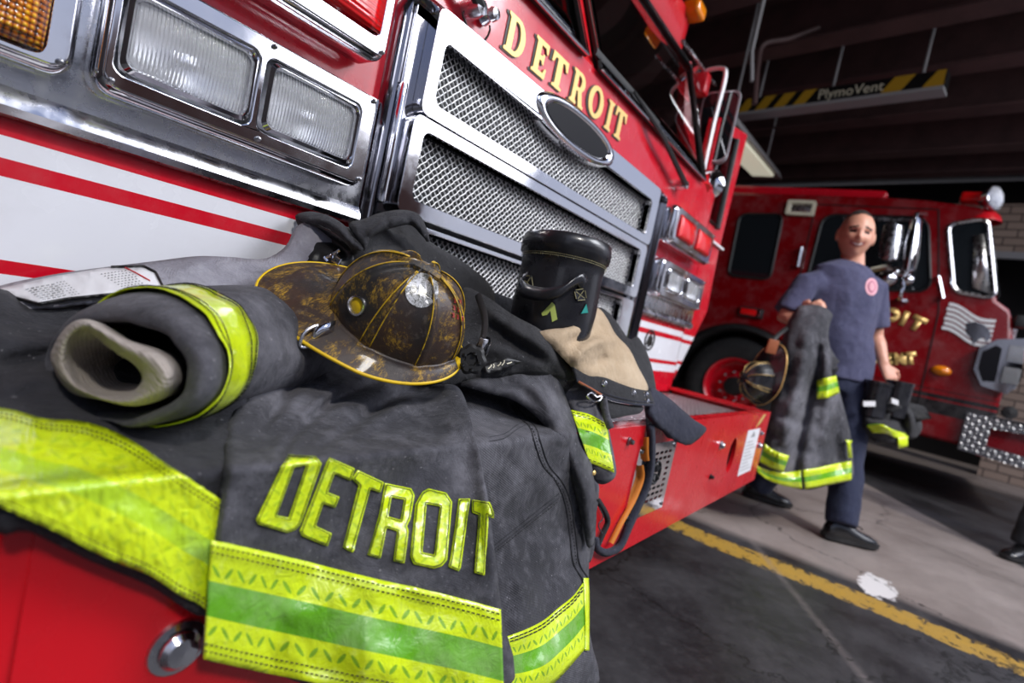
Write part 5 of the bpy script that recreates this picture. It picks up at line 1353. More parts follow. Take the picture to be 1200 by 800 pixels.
sheet('tail_panel', [(262, 500), (285, 470), (310, 448), (340, 430), (380, 425), (430, 440), (480, 452), (515, 450), (535, 452), (546, 470), (556, 510), (566, 555), (573, 590), (579, 640), (585, 690), (588, 720), (591, 812), (400, 812), (300, 780), (238, 771), (243, 720), (247, 640), (254, 590), (263, 540)], Dn, 'canvas', CT, 4.5, .004, .012, 7)
nt_, nb_ = [(248, 633), (300, 644), (360, 658), (420, 673), (480, 687), (540, 701), (587, 714)], [(239, 772), (300, 786), (360, 798), (420, 810), (480, 822), (540, 834), (592, 846)]
nb1 = strip('reflective_band', nt_, nb_, Dn, 'trim', CT, .002, 110, 18, .0016, label='reflective trim, lime with a green centre stripe, under the lettering')
stitches('stitching', [par(nt_, nb_, .045), par(nt_, nb_, .10)], Dn, nb1, .0068, 1.9, 4.6, .9)
stitches('stitching', [par(nt_, nb_, .87), par(nt_, nb_, .93)], Dn, nb1, .0068, 1.9, 4.6, .9)
# sewn letters, traced on the cloth
LET = {'D': ([(338, 532), (370, 534), (377, 543), (352, 615), (346, 621), (336, 624), (303, 614), (301, 609)], [(345, 547), (360, 545), (339, 607), (324, 604)]),
       'E': ([(386, 536), (416, 549), (411, 563), (392, 555), (384, 577), (398, 582), (393, 595), (379, 590), (370, 616), (389, 625), (384, 640), (354, 628), (352, 622)], None),
       'T': ([(420, 551), (450, 565), (446, 577), (434, 573), (415, 643), (413, 647), (402, 641), (421, 569), (413, 561)], None),
       'R': ([(452, 566), (482, 572), (486, 580), (481, 608), (477, 616), (479, 622), (474, 660), (461, 657), (466, 622), (453, 618), (446, 654), (431, 650), (444, 604)], [(459, 582), (474, 585), (470, 609), (455, 605)]),
       'O': ([(495, 576), (502, 572), (523, 577), (530, 588), (524, 656), (518, 663), (508, 666), (485, 661), (481, 653), (487, 590)], [(500, 590), (516, 593), (509, 650), (495, 647)]),
       'I': ([(538, 584), (551, 584), (540, 665), (538, 669), (526, 664), (528, 655)], None),
       'T2': ([(553, 585), (574, 588), (579, 600), (579, 607), (571, 603), (568, 674), (556, 671), (561, 603), (553, 600)], None)}
def sewn_letter(ch, outer, hole):
    me_pts = resample(outer, max(24, int(sum(math.dist(outer[i], outer[i - 1]) for i in range(len(outer))) / 3)), True)
    # keep the true corners
    me_pts = []
    for i in range(len(outer)):
        a_, b_ = outer[i], outer[(i + 1) % len(outer)]; k_ = max(1, int(math.dist(a_, b_) / 3))
        me_pts += [(a_[0] + (b_[0] - a_[0]) * j / k_, a_[1] + (b_[1] - a_[1]) * j / k_) for j in range(k_)]
    bm = bmesh.new(); uvl = bm.loops.layers.uv.new('uv')
    hp = []
    if hole:
        for i in range(4):
            a_, b_ = hole[i], hole[(i + 1) % 4]; k_ = max(1, int(math.dist(a_, b_) / 3)); hp += [(a_[0] + (b_[0] - a_[0]) * j / k_, a_[1] + (b_[1] - a_[1]) * j / k_) for j in range(k_)]
    pts = [V(p) for p in me_pts] + [V(p) for p in hp]; n0 = len(me_pts); n1 = len(hp)
    ed = [(i, (i + 1) % n0) for i in range(n0)] + [(n0 + i, n0 + (i + 1) % n1) for i in range(n1)]
    cand = [(u, v) for u in range(295, 585, 4) for v in range(525, 680, 4)]
    ok = in_poly(cand, outer) & (poly_dist(cand, outer + [outer[0]]) > 2)
    if hole: ok &= ~in_poly(cand, hole) & (poly_dist(cand, hole + [hole[0]]) > 2)
    pts += [V(p) for p, k in zip(cand, ok) if k]
    ov, _, of, *_ = delaunay_2d_cdt(pts, ed, [], 1, 1e-5)
    vv = [bm.verts.new(P(p.x, p.y, Dn(p.x, p.y) - .0022)) for p in ov]; C_ = V(CAM)
    for q in of:
        cx = sum(ov[i].x for i in q) / 3; cy = sum(ov[i].y for i in q) / 3
        if not inside(cx, cy, outer) or (hole and inside(cx, cy, hole)): continue
        f = bm.faces.new([vv[i] for i in q]); f.normal_update()
        if f.normal.dot(C_ - f.calc_center_median()) < 0: f.normal_flip()
    dv_ = {v: p for v, p in zip(vv, ov)}
    for f in bm.faces:
        for l in f.loops: p = dv_[l.vert]; l[uvl].uv = (p.x * .5 / 631, p.y * .5 / 631)
    o = solidify(obj('sewn_letter', bm, 'letter_trim', CT, smooth='keep'), .0016)
    bm = bmesh.new()
    for poly in ([outer] + ([hole] if hole else [])):
        cx = sum(p[0] for p in poly) / len(poly); cy = sum(p[1] for p in poly) / len(poly)
        ins = []
        k_ = len(poly); s_ = -1 if poly is outer else 1
        area = sum(poly[i][0] * poly[(i + 1) % k_][1] - poly[(i + 1) % k_][0] * poly[i][1] for i in range(k_)); sg = 1 if area > 0 else -1
        for i in range(k_):
            p0, p1, p2 = (np.array(poly[(i + j) % k_], float) for j in (-1, 0, 1))
            e1 = (p1 - p0) / np.linalg.norm(p1 - p0); e2 = (p2 - p1) / np.linalg.norm(p2 - p1)
            n1_ = np.array((-e1[1], e1[0])) * sg; n2_ = np.array((-e2[1], e2[0])) * sg; nn = n1_ + n2_; nn = nn / max(.6, np.linalg.norm(nn)) 
            ins.append(tuple(p1 + nn * (-s_) * 2.2))
        ribbon(bm, ins + [ins[0]], 1.1, Dn, .0058, sm=1)
    obj('stitching', bm, 'stitch', o, smooth='keep')
for ch, (a_, b_) in LET.items(): sewn_letter(ch, a_, b_)
from mathutils.bvhtree import BVHTree
def camdir(x, y, z):
    w = BAS @ np.array([x, y, z], float); return V((float(w[0]), float(w[1]), float(w[2])))

# ================================================== traditional leather helmet
def make_helmet(label, group, centre, fdir, udir, sc, shell, edge, worn=True):
    f = fdir.normalized(); u = (udir - f * udir.dot(f)).normalized(); s = u.cross(f)
    Mx = Matrix(((f.x, s.x, u.x, centre.x), (f.y, s.y, u.y, centre.y), (f.z, s.z, u.z, centre.z), (0, 0, 0, 1)))
    W = lambda x, y, z: Mx @ V((x * sc, y * sc, z * sc))
    H = root('fire_helmet', tuple(centre), label, 'helmet', group)
    ax_, ay_, hh = .128, .102, .135; cx = .018
    RP = math.radians(-13)
    def dome(th, ph):
        """th round, ph 0 base .. pi/2 crown"""
        c = math.cos(ph) ** .82; k = 0
        for i in range(8):
            a = i * PI / 4 + RP
            d = abs((th - a + PI) % (2 * PI) - PI)
            k = max(k, math.exp(-(d / .085) ** 2))
        pan = .0045 * k * min(1, c * 2.2) - .004 * (math.sin(4 * (th - RP)) ** 2) * c * math.sin(2 * ph)
        rx, ry = ax_ + pan, ay_ + pan
        z = hh * math.sin(ph) ** .94 + .010 * k * math.sin(ph)
        return (cx + rx * c * math.cos(th), ry * c * math.sin(th), z)
    NT_, NP = 128, 26
    bm = bmesh.new()
    loft(bm, [[W(*dome(2 * PI * i / NT_, PI / 2 * .985 * j / NP)) for i in range(NT_)] for j in range(NP + 1)], False, True)
    dm = obj('dome', bm, shell, H, smooth='keep')
    def brim_out(th):
        c_, s_ = math.cos(th), math.sin(th)
        rx = .165 if c_ > 0 else .235
        x = rx * math.copysign(abs(c_) ** .92, c_); y = (.142 - .020 * max(0, c_)) * math.copysign(abs(s_) ** .95, s_)
        z = -.012 - .030 * max(0, -c_) ** 2 - .008 * abs(s_) ** 3
        return x, y, z
    rings = []
    for t_ in (0, .04, .12, .3, .5, .7, .85, .95, 1.0):
        rg = []
        for i in range(NT_):
            th = 2 * PI * i / NT_; bx, by, bz = dome(th, 0); ox, oy, oz = brim_out(th)
            if t_ == 0: p = (bx * .985, by * .985, .006)
            else: p = (bx + (ox - bx) * t_, by + (oy - by) * t_, (oz) * t_ ** 1.4 + .004 * math.exp(-(t_ / .06) ** 2) + .0025 * math.sin(PI * t_) * math.cos(2 * th))
            rg.append(W(*p))
        rings.append(rg)
    bm = bmesh.new(); loft(bm, rings)
    brim = solidify(obj('brim', bm, shell, H, smooth='keep'), .004 * sc, 0)
    bm = bmesh.new(); tube(bm, rings[-1], .0034 * sc, 8, True); obj('brim_edge', bm, edge, brim, smooth='keep')
    for i in range(8):
        for d_ in ((-.075, .075) if i % 2 == 0 else (-.05,)):
            bm = bmesh.new(); pts = []
            for j in range(20):
                ph = PI / 2 * (.03 + .85 * j / 19); dd = d_ * min(1, math.cos(ph) * 1.0 + .0)
                x, y, z = dome(i * PI / 4 + RP + dd / max(.18, math.cos(ph)) * .35 + dd * .65, ph); pts.append(W(x * 1.006, y * 1.006, z + .0012))
            tube(bm, pts, .0012 * sc, 6); obj('piping', bm, 'worn_edge' if worn else edge, dm, smooth='keep')
    # low crest ornament at the crown
    bm = bmesh.new(); tube(bm, [W(*dome(0, PI / 2 * q)) if q <= 1 else W(*dome(PI, PI / 2 * (2 - q))) for q in [.80, .86, .92, .97, 1.03, 1.08, 1.14, 1.2]], [.003, .006, .008, .009, .009, .008, .006, .003], 8); obj('crest', bm, shell, dm)
    return H, dm, brim, W, dome

fd = camdir(.87, .46, .20); ud = camdir(.37, -.74, -.56)
HC = P(453, 374, .70)
H, dm, brim, W, dome = make_helmet('battered black and yellow leather helmet resting on the draped coat', None, HC, fd, ud, .685, 'helmet_shell', 'yellow_edge')
def bvh_of(o):
    bm = bmesh.new(); bm.from_mesh(o.data); off = origin(o)
    for v in bm.verts: v.co += off
    b = BVHTree.FromBMesh(bm); bm.free(); return b
bd, bb = bvh_of(dm), bvh_of(brim)
def hit(b, u, v):
    c = V(CAM); d = (P(u, v, 1) - c).normalized(); h = b.ray_cast(c, d); return h[0], (h[1] if h[0] is not None and h[1].dot(d) < 0 else (-h[1] if h[0] is not None else None))
def decal(bm, b, pts, lift=.001):
    vs = []
    for u, v in pts:
        p, n = hit(b, u, v)
        if p is None: return False
        vs.append(p + n * lift)
    c = sum(vs, V()) / len(vs)
    cu = sum(p[0] for p in pts) / len(pts); cv = sum(p[1] for p in pts) / len(pts)
    rings = []
    for k in (1, .66, .33):
        r = []
        for u, v in pts:
            p, n = hit(b, cu + (u - cu) * k, cv + (v - cv) * k); r.append(p + n * lift)
        rings.append(r)
    loft(bm, rings, False, True); return True
bm = bmesh.new()
if decal(bm, bd, ellipse(494, 340, 19.5, 20.5, 24)): obj('round_sticker', bm, 'silver_sticker', dm, smooth=False, label='scratched silver sticker')
bm = bmesh.new()
if decal(bm, bd, resample(cat([(430, 322), (452, 300), (474, 292), (479, 298), (462, 318), (450, 332), (436, 330)], 4, True), 22, True)):
    mat('brown_patch', (.075, .035, .025), .5, var=(50, (.16, .11, .09), .5, .7)); obj('side_patch', bm, 'brown_patch', dm, smooth=False)
mat('red_print', (.30, .03, .02), .5)
for q in range(3):
    for r_ in range(3):
        bm = bmesh.new(); cu, cv = 533 + q * 5.2 - r_ * 1.2, 352 + r_ * 8.5 + q * 2
        if decal(bm, bd, [(cu - 1.8, cv - 3), (cu + 1.6, cv - 2.4), (cu + 1.4, cv + 3), (cu - 1.4, cv + 2.6), (cu - .4, cv)], .0012): obj('worn_letter', bm, 'red_print', dm, smooth=False)
        else: bm.free()
# round vent with yellow centre
p, n = hit(bd, 419, 358)
if p is not None:
    q_ = n.to_track_quat('Z', 'Y').to_matrix()
    for prof, m_, nm in (([(.0105, -.002), (.0125, .001), (.0120, .0035), (.0100, .0040), (.0088, .002), (.0085, -.001)], 'dull_chrome', 'vent_ring'), ([(.0088, .0), (.006, .0016), (0, .002)], 'yellow_edge', 'vent_cap')):
        bm = bmesh.new(); rg = lathe(bm, prof, (0, 0, 0), 'z', 24)
        for r_ in rg:
            for v in r_: v.co = q_ @ v.co + p
        obj(nm, bm, m_, dm)
# D-ring on its clip at the brim
p1 = P(380, 388, .60)
bm = bmesh.new(); a_, na_ = hit(bb, 386, 387); b2_, _n = hit(bb, 378, 390)
if a_ is None: a_, na_ = p1, (V(CAM) - p1).normalized()
dirn = ((b2_ if b2_ is not None else P(378, 390, .60)) - a_).normalized(); a_ = a_ + na_ * .002; lift_ = na_; sd_ = V((0, 0, 1)).cross(dirn).normalized()
up_ = dirn.cross(sd_); sd_ = (P(380, 382, .6) - P(376, 398, .6)).normalized()
loft(bm, [[a_ + sd_ * w_ + lift_ * h_ + dirn * l_ for l_, h_ in ((-.006, .003), (.004, .0045), (.014, .004), (.021, .001), (.021, -.004), (.012, -.007))] for w_ in (-.0075, .0075)], closed=False)
clip = solidify(obj('brim_clip', bm, 'chrome', brim), .0016, 0)
bm = bmesh.new(); c0 = a_ + dirn * .022
tube(bm, cat([tuple(c0 + sd_ * x + dirn * y) for x, y in ((-.011, -.004), (-.011, .006), (-.006, .012), (.004, .012), (.010, .007), (.011, -.004), (.0, -.006))], 5, True), .0021, 8, True); obj('hanging_ring', bm, 'dull_chrome', brim)
# ratchet knob and hanging straps on the far side
kc = P(552, 421, .72); kn = (V(CAM) - kc).normalized(); q_ = kn.to_track_quat('Z', 'Y').to_matrix()
bm = bmesh.new(); rg = []
for r_, h_ in ((.018, -.012), (.020, -.004), (.020, .003), (.016, .007), (.009, .007), (.007, .003), (0, .003)):
    rg.append([q_ @ V((r_ * (1 + .07 * math.cos(7 * 2 * PI * i / 56)) * math.cos(2 * PI * i / 56), r_ * (1 + .07 * math.cos(7 * 2 * PI * i / 56)) * math.sin(2 * PI * i / 56), h_)) + kc for i in range(56)])
loft(bm, rg, True, True); kb = obj('ratchet_knob', bm, 'rubber', H)
for i in range(5):
    a = 2 * PI * i / 5; bm = bmesh.new(); c_ = kc + q_ @ V((.0115 * math.cos(a), .0115 * math.sin(a), .0075)); lathe(bm, [(0, .0), (.003, -.001), (.0035, -.004)], c_, 'z', 8); obj('knob_recess', bm, 'black', kb)
bm = bmesh.new(); tube(bm, cat([P(540, 432, .72), P(556, 412, .73), P(566, 395, .74), P(568, 372, .77), P(560, 345, .80)], 5), .0055, 8, flat=.35); obj('chin_strap', bm, 'rubber', H)
bm = bmesh.new(); tube(bm, cat([P(560, 428, .73), P(570, 414, .73), P(574, 400, .74), P(566, 398, .75)], 5), .005, 8, flat=.4); obj('chin_strap', bm, 'boot_leather', H)
bm = bmesh.new(); box(bm, tuple(P(566, 404, .73) - V((.006, .004, .009))), tuple(P(566, 404, .73) + V((.006, .004, .009))), .002); obj('buckle', bm, 'dull_chrome', H)
bm = bmesh.new(); c_ = P(533, 424, .72); lathe(bm, [(0, -.012), (.008, -.010), (.009, .006), (0, .008)], c_, 'y', 14); obj('lining_tab', bm, 'yellow_edge', H)

bm = bmesh.new(); plate(bm, [(2.13, .585), (2.20, .60), (2.26, .632), (2.22, .634), (2.17, .612)], [], XZ(-.4002), .0006); obj('paint_scuff', bm, 'gold', T, smooth=False)
# ================================================== tall leather boot
BTc = P(641, 398, 1.0)
BT = root('fire_boot', (BTc.x, BTc.y, .66), 'black leather fire boot standing upright between helmet and trousers', 'boot')
bx, by = BTc.x, BTc.y
def el(z, rx, ry, ox=0, oy=0, n=48, wob=0): return [V((bx + ox + rx * math.cos(2 * PI * i / n), by + oy + ry * math.sin(2 * PI * i / n) , z + wob * math.cos(2 * PI * i / n + 2.2))) for i in range(n)]
bm = bmesh.new()
loft(bm, [el(.66, .068, .062), el(.70, .070, .066), el(.745, .073, .070, 0, .0), el(.79, .075, .074), el(.84, .077, .076), el(.90, .077, .076, wob=.002), el(.925, .078, .077, wob=.004),
          el(.928, .083, .082, wob=.005), el(.945, .084, .083, wob=.006), el(.958, .081, .080, wob=.006), el(.960, .076, .075, wob=.006), el(.92, .072, .071), el(.75, .06, .058)])
for v in bm.verts:
    if v.co.z < .92: v.co += (v.co - V((bx, by, v.co.z))).normalized() * (.0045 * noise.noise(v.co * 17) + .004 * math.exp(-((v.co.z - .775) / .014) ** 2) - .003 * math.exp(-((v.co.z - .80) / .012) ** 2))
sh = obj('shaft', bm, 'boot_leather', BT, smooth='keep')
bm = bmesh.new()
foot = []
for x, rw, h in ((-.05, .03, .07), (-.03, .05, .085), (.02, .052, .088), (.08, .05, .065), (.14, .052, .05), (.19, .045, .042), (.22, .02, .03)):
    foot.append([V((bx + x * .75, by + x * .25 + rw * .72 * math.cos(a), .640 + max(0, h * (.5 + .5 * math.sin(a))))) for a in [2 * PI * i / 20 for i in range(20)]])
loft(bm, foot, True, True); obj('foot', bm, 'boot_leather', BT)
for k in range(0, 48, 1):
    pass
bm = bmesh.new()
for zz in (.922, .9185):
    rr = el(zz, .0795, .0785, wob=.004, n=150)
    for i in range(0, 150): tube(bm, [rr[i], rr[i].lerp(rr[(i + 1) % 150], .6)], .00055, 4)
mat('thread', (.42, .38, .20), .7)
obj('stitching', bm, 'thread', sh)
bs = bvh_of(sh)
def on_boot(u, v, lift=.0012):
    p, n = hit(bs, u, v)
    if p is None: return P(u, v, .96)
    return p + n * lift
bm = bmesh.new()
for u, v in ((636, 297), (645, 298.5), (654, 300), (663, 301.5), (672, 303)):
    c_ = on_boot(u, v, .0); lathe(bm, [(0, -.0012), (.0014, -.001), (.0018, .0)], c_, 'y', 8)
    obj('eyelet', bm, 'screw', sh); bm = bmesh.new()
bm.free()
# pull strap bowing off the shaft
sp_ = [on_boot(617, 325, .001), on_boot(612, 333, .006), on_boot(620, 342, .012), on_boot(638, 346, .018), on_boot(656, 342, .022), on_boot(668, 332, .016), on_boot(678, 328, .008), on_boot(684, 335, .001)]
q = [V(p) for p in cat([tuple(p) for p in sp_], 6)]
bm = bmesh.new(); vd = V((.10, -.25, 1)).normalized()
loft(bm, [[p + vd * .012, p + vd * .004 + (V(CAM) - p).normalized() * .003, p - vd * .004 + (V(CAM) - p).normalized() * .003, p - vd * .012] for p in q], closed=False)
ps_ = solidify(obj('pull_strap', bm, 'boot_leather', BT, smooth='keep'), .003, 0)
for u, v, uu, vv in ((612, 323, 626, 339), (672, 338, 686, 352)):
    bm = bmesh.new(); pts = [(u, v + 2), (uu - 2, v), (uu, vv - 1), (u + 3, vv)]
    vs = [on_boot(a, b, .003) for a, b in pts]; bm.faces.new([bm.verts.new(p) for p in vs]); pt_ = solidify(obj('strap_patch', bm, 'boot_leather', BT, smooth=False), .003, 0)
    bm = bmesh.new()
    for a_, b_ in ((0, 1), (1, 2), (2, 3), (3, 0), (0, 2), (1, 3)): tube(bm, [vs[a_].lerp(vs[b_], .15) + (V(CAM) - vs[0]).normalized() * .0025, vs[a_].lerp(vs[b_], .85) + (V(CAM) - vs[0]).normalized() * .0025], .0006, 4)
    obj('stitching', bm, 'thread', pt_)
mat('chevron_lime', (.52, .62, .14), .45); mat('teal', (.02, .30, .26), .45)
for pts, m_ in (([(635, 367), (647, 354), (650, 357), (653, 374), (647, 377), (645, 364), (641, 369), (636, 370)], 'chevron_lime'), ([(686, 356), (688, 366), (680, 367)], 'teal')):
    for k_, mm, lf in ((1.22, 'black', .0012), (1.0, m_, .0022)):
        cu = sum(p[0] for p in pts) / len(pts); cv = sum(p[1] for p in pts) / len(pts)
        bm = bmesh.new(); vs = [bm.verts.new(on_boot(cu + (a - cu) * k_, cv + (b - cv) * k_, lf)) for a, b in pts]
        f = bm.faces.new(vs); bmesh.ops.triangulate(bm, faces=[f]); solidify(obj('chevron_badge', bm, mm, sh, smooth=False), .0008, 0)

# ================================================== turnout trousers round the boot
TR = root('turnout_trousers', (1.0, -.25, .66), 'tan lined black turnout trousers lying open on the bumper deck', 'trousers')
Dp = field([(640, 392, .89), (626, 392, .89), (676, 382, .92), (700, 364, 1.06), (706, 368, 1.08), (720, 390, 1.10), (736, 408, 1.12), (756, 454, 1.12), (726, 448, 1.02), (700, 442, .98), (680, 434, .93), (660, 418, .90), (700, 410, .99), (766, 472, 1.10), (700, 470, .97), (750, 485, 1.05)],
           folds=[([(672, 425), (690, 405), (712, 398), (722, 402)], 6, .030), ([(664, 404), (690, 392), (704, 378)], 6, -.024), ([(690, 430), (712, 420), (740, 432)], 6, -.018), ([(705, 395), (714, 415), (735, 440)], 5, .016)], amp=.006, scale=30, seed=31, clear=.03)
sheet('lining', [(626, 392), (642, 386), (662, 384), (676, 380), (684, 372), (694, 362), (703, 362), (712, 374), (722, 392), (737, 408), (748, 430), (760, 456), (742, 458), (722, 454), (700, 447), (682, 440), (664, 424), (646, 406)], Dp, 'tan_lining', TR, 3.6, .004, .008, 5)
sheet('outer_shell', [(700, 362), (708, 362), (722, 376), (737, 397), (747, 394), (756, 408), (764, 430), (769, 458), (764, 472), (754, 462), (742, 440), (726, 405), (712, 382)], Dp, 'black_cloth', TR, 4, .004, .006, 4, off=.012)
wb1 = [(672, 430), (690, 440), (708, 442), (726, 449), (744, 455), (762, 458)]; wb2 = [(676, 446), (694, 457), (712, 466), (730, 471), (748, 474), (768, 474)]
wbd = strip('waistband', wb1, wb2, Dp, 'black_cloth', TR, .012, 40, 8, .004)
bm = bmesh.new(); ribbon(bm, wb2, 2.4, Dp, .015); ribbon(bm, par(wb1, wb2, .8), 1.0, Dp, .0165); obj('piping', bm, 'navy_cloth', wbd, smooth='keep')
for u, v in ((708, 449), (742, 460), (757, 462), (758, 470)):
    c_ = P(u, v, Dp(u, v) - .017); k_ = (V(CAM) - c_).normalized().to_track_quat('Z', 'Y').to_matrix()
    bm = bmesh.new(); rg = lathe(bm, [(.0055, -.001), (.0055, .0015), (.004, .0025), (.003, .0012), (.0015, .0012), (0, .0022)], (0, 0, 0), 'z', 18)
    for r_ in rg:
        for v_ in r_: v_.co = k_ @ v_.co + c_
    obj('snap', bm, 'dull_chrome', wbd)
sheet('fly_flap', [(700, 462), (716, 470), (736, 474), (754, 476), (750, 484), (734, 487), (717, 490), (706, 480)], Dp, 'black_cloth', TR, 4, .004, .004, 3, off=-.004)
bm = bmesh.new(); ribbon(bm, [(678, 447), (692, 455), (705, 463)], 3.2, Dp, .016); obj('leather_tab', bm, 'leather_brown', TR, smooth='keep')
bm = bmesh.new(); hk = [(688, 463), (693, 460), (699, 465), (705, 463), (703, 469), (696, 470), (690, 466)]
tube(bm, [P(u, v, Dp(u, v) - .014) for u, v in cat(hk, 4, True)], .0018, 6, True); obj('hook', bm, 'dull_chrome', TR)
bm = bmesh.new(); ribbon(bm, [(707, 466), (709, 480), (712, 492), (716, 502)], 9, Dp, .016); obj('strap_tongue', bm, 'canvas', TR, smooth='keep')
Dq = field([(760, 455, 1.12), (780, 465, 1.15), (826, 502, 1.22), (810, 520, 1.18), (780, 500, 1.12), (766, 490, 1.08), (770, 470, 1.12)], folds=[([(783, 476), (776, 498)], 3, -.008), ([(798, 488), (790, 512)], 3, -.008)], amp=.003, seed=41, clear=.03)
sheet('padded_strap', [(762, 454), (772, 458), (784, 466), (800, 480), (814, 492), (827, 500), (826, 507), (810, 521), (797, 519), (782, 507), (768, 494), (760, 476)], Dq, 'navy_cloth', TR, 4, .014, .010, 5, smoothn=2)
# suspender loop hanging down the bumper face, orange inside
Ds = field([(700, 640, 1.3), (760, 480, 1.3), (720, 560, 1.3), (780, 600, 1.3)], amp=.0, seed=50, clear=.030, fine=0)
sus = [(759, 468), (761, 490), (763, 510), (763, 535), (761, 556), (755, 576), (746, 596), (736, 618), (727, 638), (719, 645), (708, 647), (699, 641), (697, 630)]
bm = bmesh.new(); ribbon(bm, sus, 8.5, Ds, .0); so_ = solidify(obj('suspender', bm, 'navy_cloth', TR, smooth='keep'), .004, 0)
for nm_, pl_ in (('suspender_lining', [(757, 512), (757, 530), (758, 540)]), ('suspender_lining', [(751, 545), (752, 560), (745, 580), (737, 596), (727, 614), (716, 636)])):
    bm = bmesh.new(); ribbon(bm, pl_, 6.5, Ds, -.006); obj(nm_, bm, 'orange_lining', so_, smooth='keep')
bm = bmesh.new(); ribbon(bm, [(700, 585), (709, 600), (712, 612), (706, 626), (700, 640)], 7, Ds, -.004); obj('suspender_end', bm, 'black_cloth', TR, smooth='keep')
bm = bmesh.new(); ribbon(bm, [(702, 594), (707, 606), (701, 615), (706, 625)], 1.4, Ds, .004); obj('suspender_cord', bm, 'canvas', TR, smooth='keep')
# ================================================== people
def remesh_bm(bm, voxel, smooth=6):
    """fuse overlapping closed pieces into one continuous skin"""
    me = bpy.data.meshes.new('tmp'); bm.to_mesh(me); bm.free(); o = bpy.data.objects.new('tmp', me); COL.objects.link(o)
    r = o.modifiers.new('r', 'REMESH'); r.mode = 'VOXEL'; r.voxel_size = voxel; r.use_smooth_shade = True
    s = o.modifiers.new('s', 'SMOOTH'); s.factor = .5; s.iterations = smooth
    dg = bpy.context.evaluated_depsgraph_get(); dg.update()
    m2 = bpy.data.meshes.new_from_object(o.evaluated_get(dg)); out = bmesh.new(); out.from_mesh(m2)
    bpy.data.objects.remove(o); bpy.data.meshes.remove(m2); return out

def limb(bm, pts, side, n=18):
    """pts: list of (point, radius across, radius deep); side = across direction"""
    rings = []; k = len(pts)
    for i, (p, ra, rd) in enumerate(pts):
        t = (pts[min(i + 1, k - 1)][0] - pts[max(i - 1, 0)][0]).normalized()
        a = (side - t * side.dot(t)).normalized(); b = t.cross(a)
        rings.append([p + a * (ra * math.cos(2 * PI * j / n)) + b * (rd * math.sin(2 * PI * j / n)) for j in range(n)])
    loft(bm, rings, True, True)

def ball(bm, c, rx, ry, rz, ax=None, n=16):
    A = ax or (V((1, 0, 0)), V((0, 1, 0)), V((0, 0, 1))); rings = []
    for i in range(1, n):
        ph = -PI / 2 + PI * i / n
        rings.append([c + A[0] * (rx * math.cos(ph) * math.cos(2 * PI * j / n)) + A[1] * (ry * math.cos(ph) * math.sin(2 * PI * j / n)) + A[2] * (rz * math.sin(ph)) for j in range(n)])
    loft(bm, rings, True, True)

def hand(bm, wrist, palmdir, across, palmn, curl=.9, sc=1.0, left=False):
    """palm and five unequal bent fingers; thumb leaves the side of the palm"""
    d = palmdir.normalized(); a = (across - d * across.dot(d)).normalized(); nrm = palmn.normalized()
    limb(bm, [(wrist - d * .02 * sc, .026 * sc, .020 * sc), (wrist + d * .02 * sc, .034 * sc, .018 * sc), (wrist + d * .06 * sc, .042 * sc, .016 * sc), (wrist + d * .092 * sc, .040 * sc, .012 * sc)], a)
    for off, L in ((-.030, .066), (-.010, .078), (.011, .073), (.030, .056)):
        p = wrist + d * .085 * sc + a * off * sc; q = d.copy(); pts = [(p - d * .015 * sc, .0105 * sc, .0105 * sc)]
        for k, (fr, an) in enumerate(((.45, curl * .7), (.30, curl), (.25, curl * .8))):
            rot = Matrix.Rotation(an, 3, a) if (Matrix.Rotation(.1, 3, a) @ q).dot(nrm) > q.dot(nrm) else Matrix.Rotation(-an, 3, a)
            pts.append((p, (.0098 - .0007 * k) * sc, (.0098 - .0007 * k) * sc)); q = rot @ q; p = p + q * L * fr * sc
        pts.append((p, .0075 * sc, .0075 * sc)); limb(bm, pts, a, 10)
    s_ = -1 if left else 1
    b0 = wrist + d * .028 * sc + a * (-.030 * s_) * sc; b1 = b0 - a * .030 * s_ * sc + d * .025 * sc + nrm * .006; b2 = b1 + d * .030 * sc + nrm * .012 * sc - a * .002 * s_; b3 = b2 + d * .020 * sc + nrm * .012 * sc
    limb(bm, [(b0, .014 * sc, .013 * sc), (b1, .0118 * sc, .0115 * sc), (b2, .0105 * sc, .010 * sc), (b3, .0075 * sc, .0075 * sc)], nrm, 10)

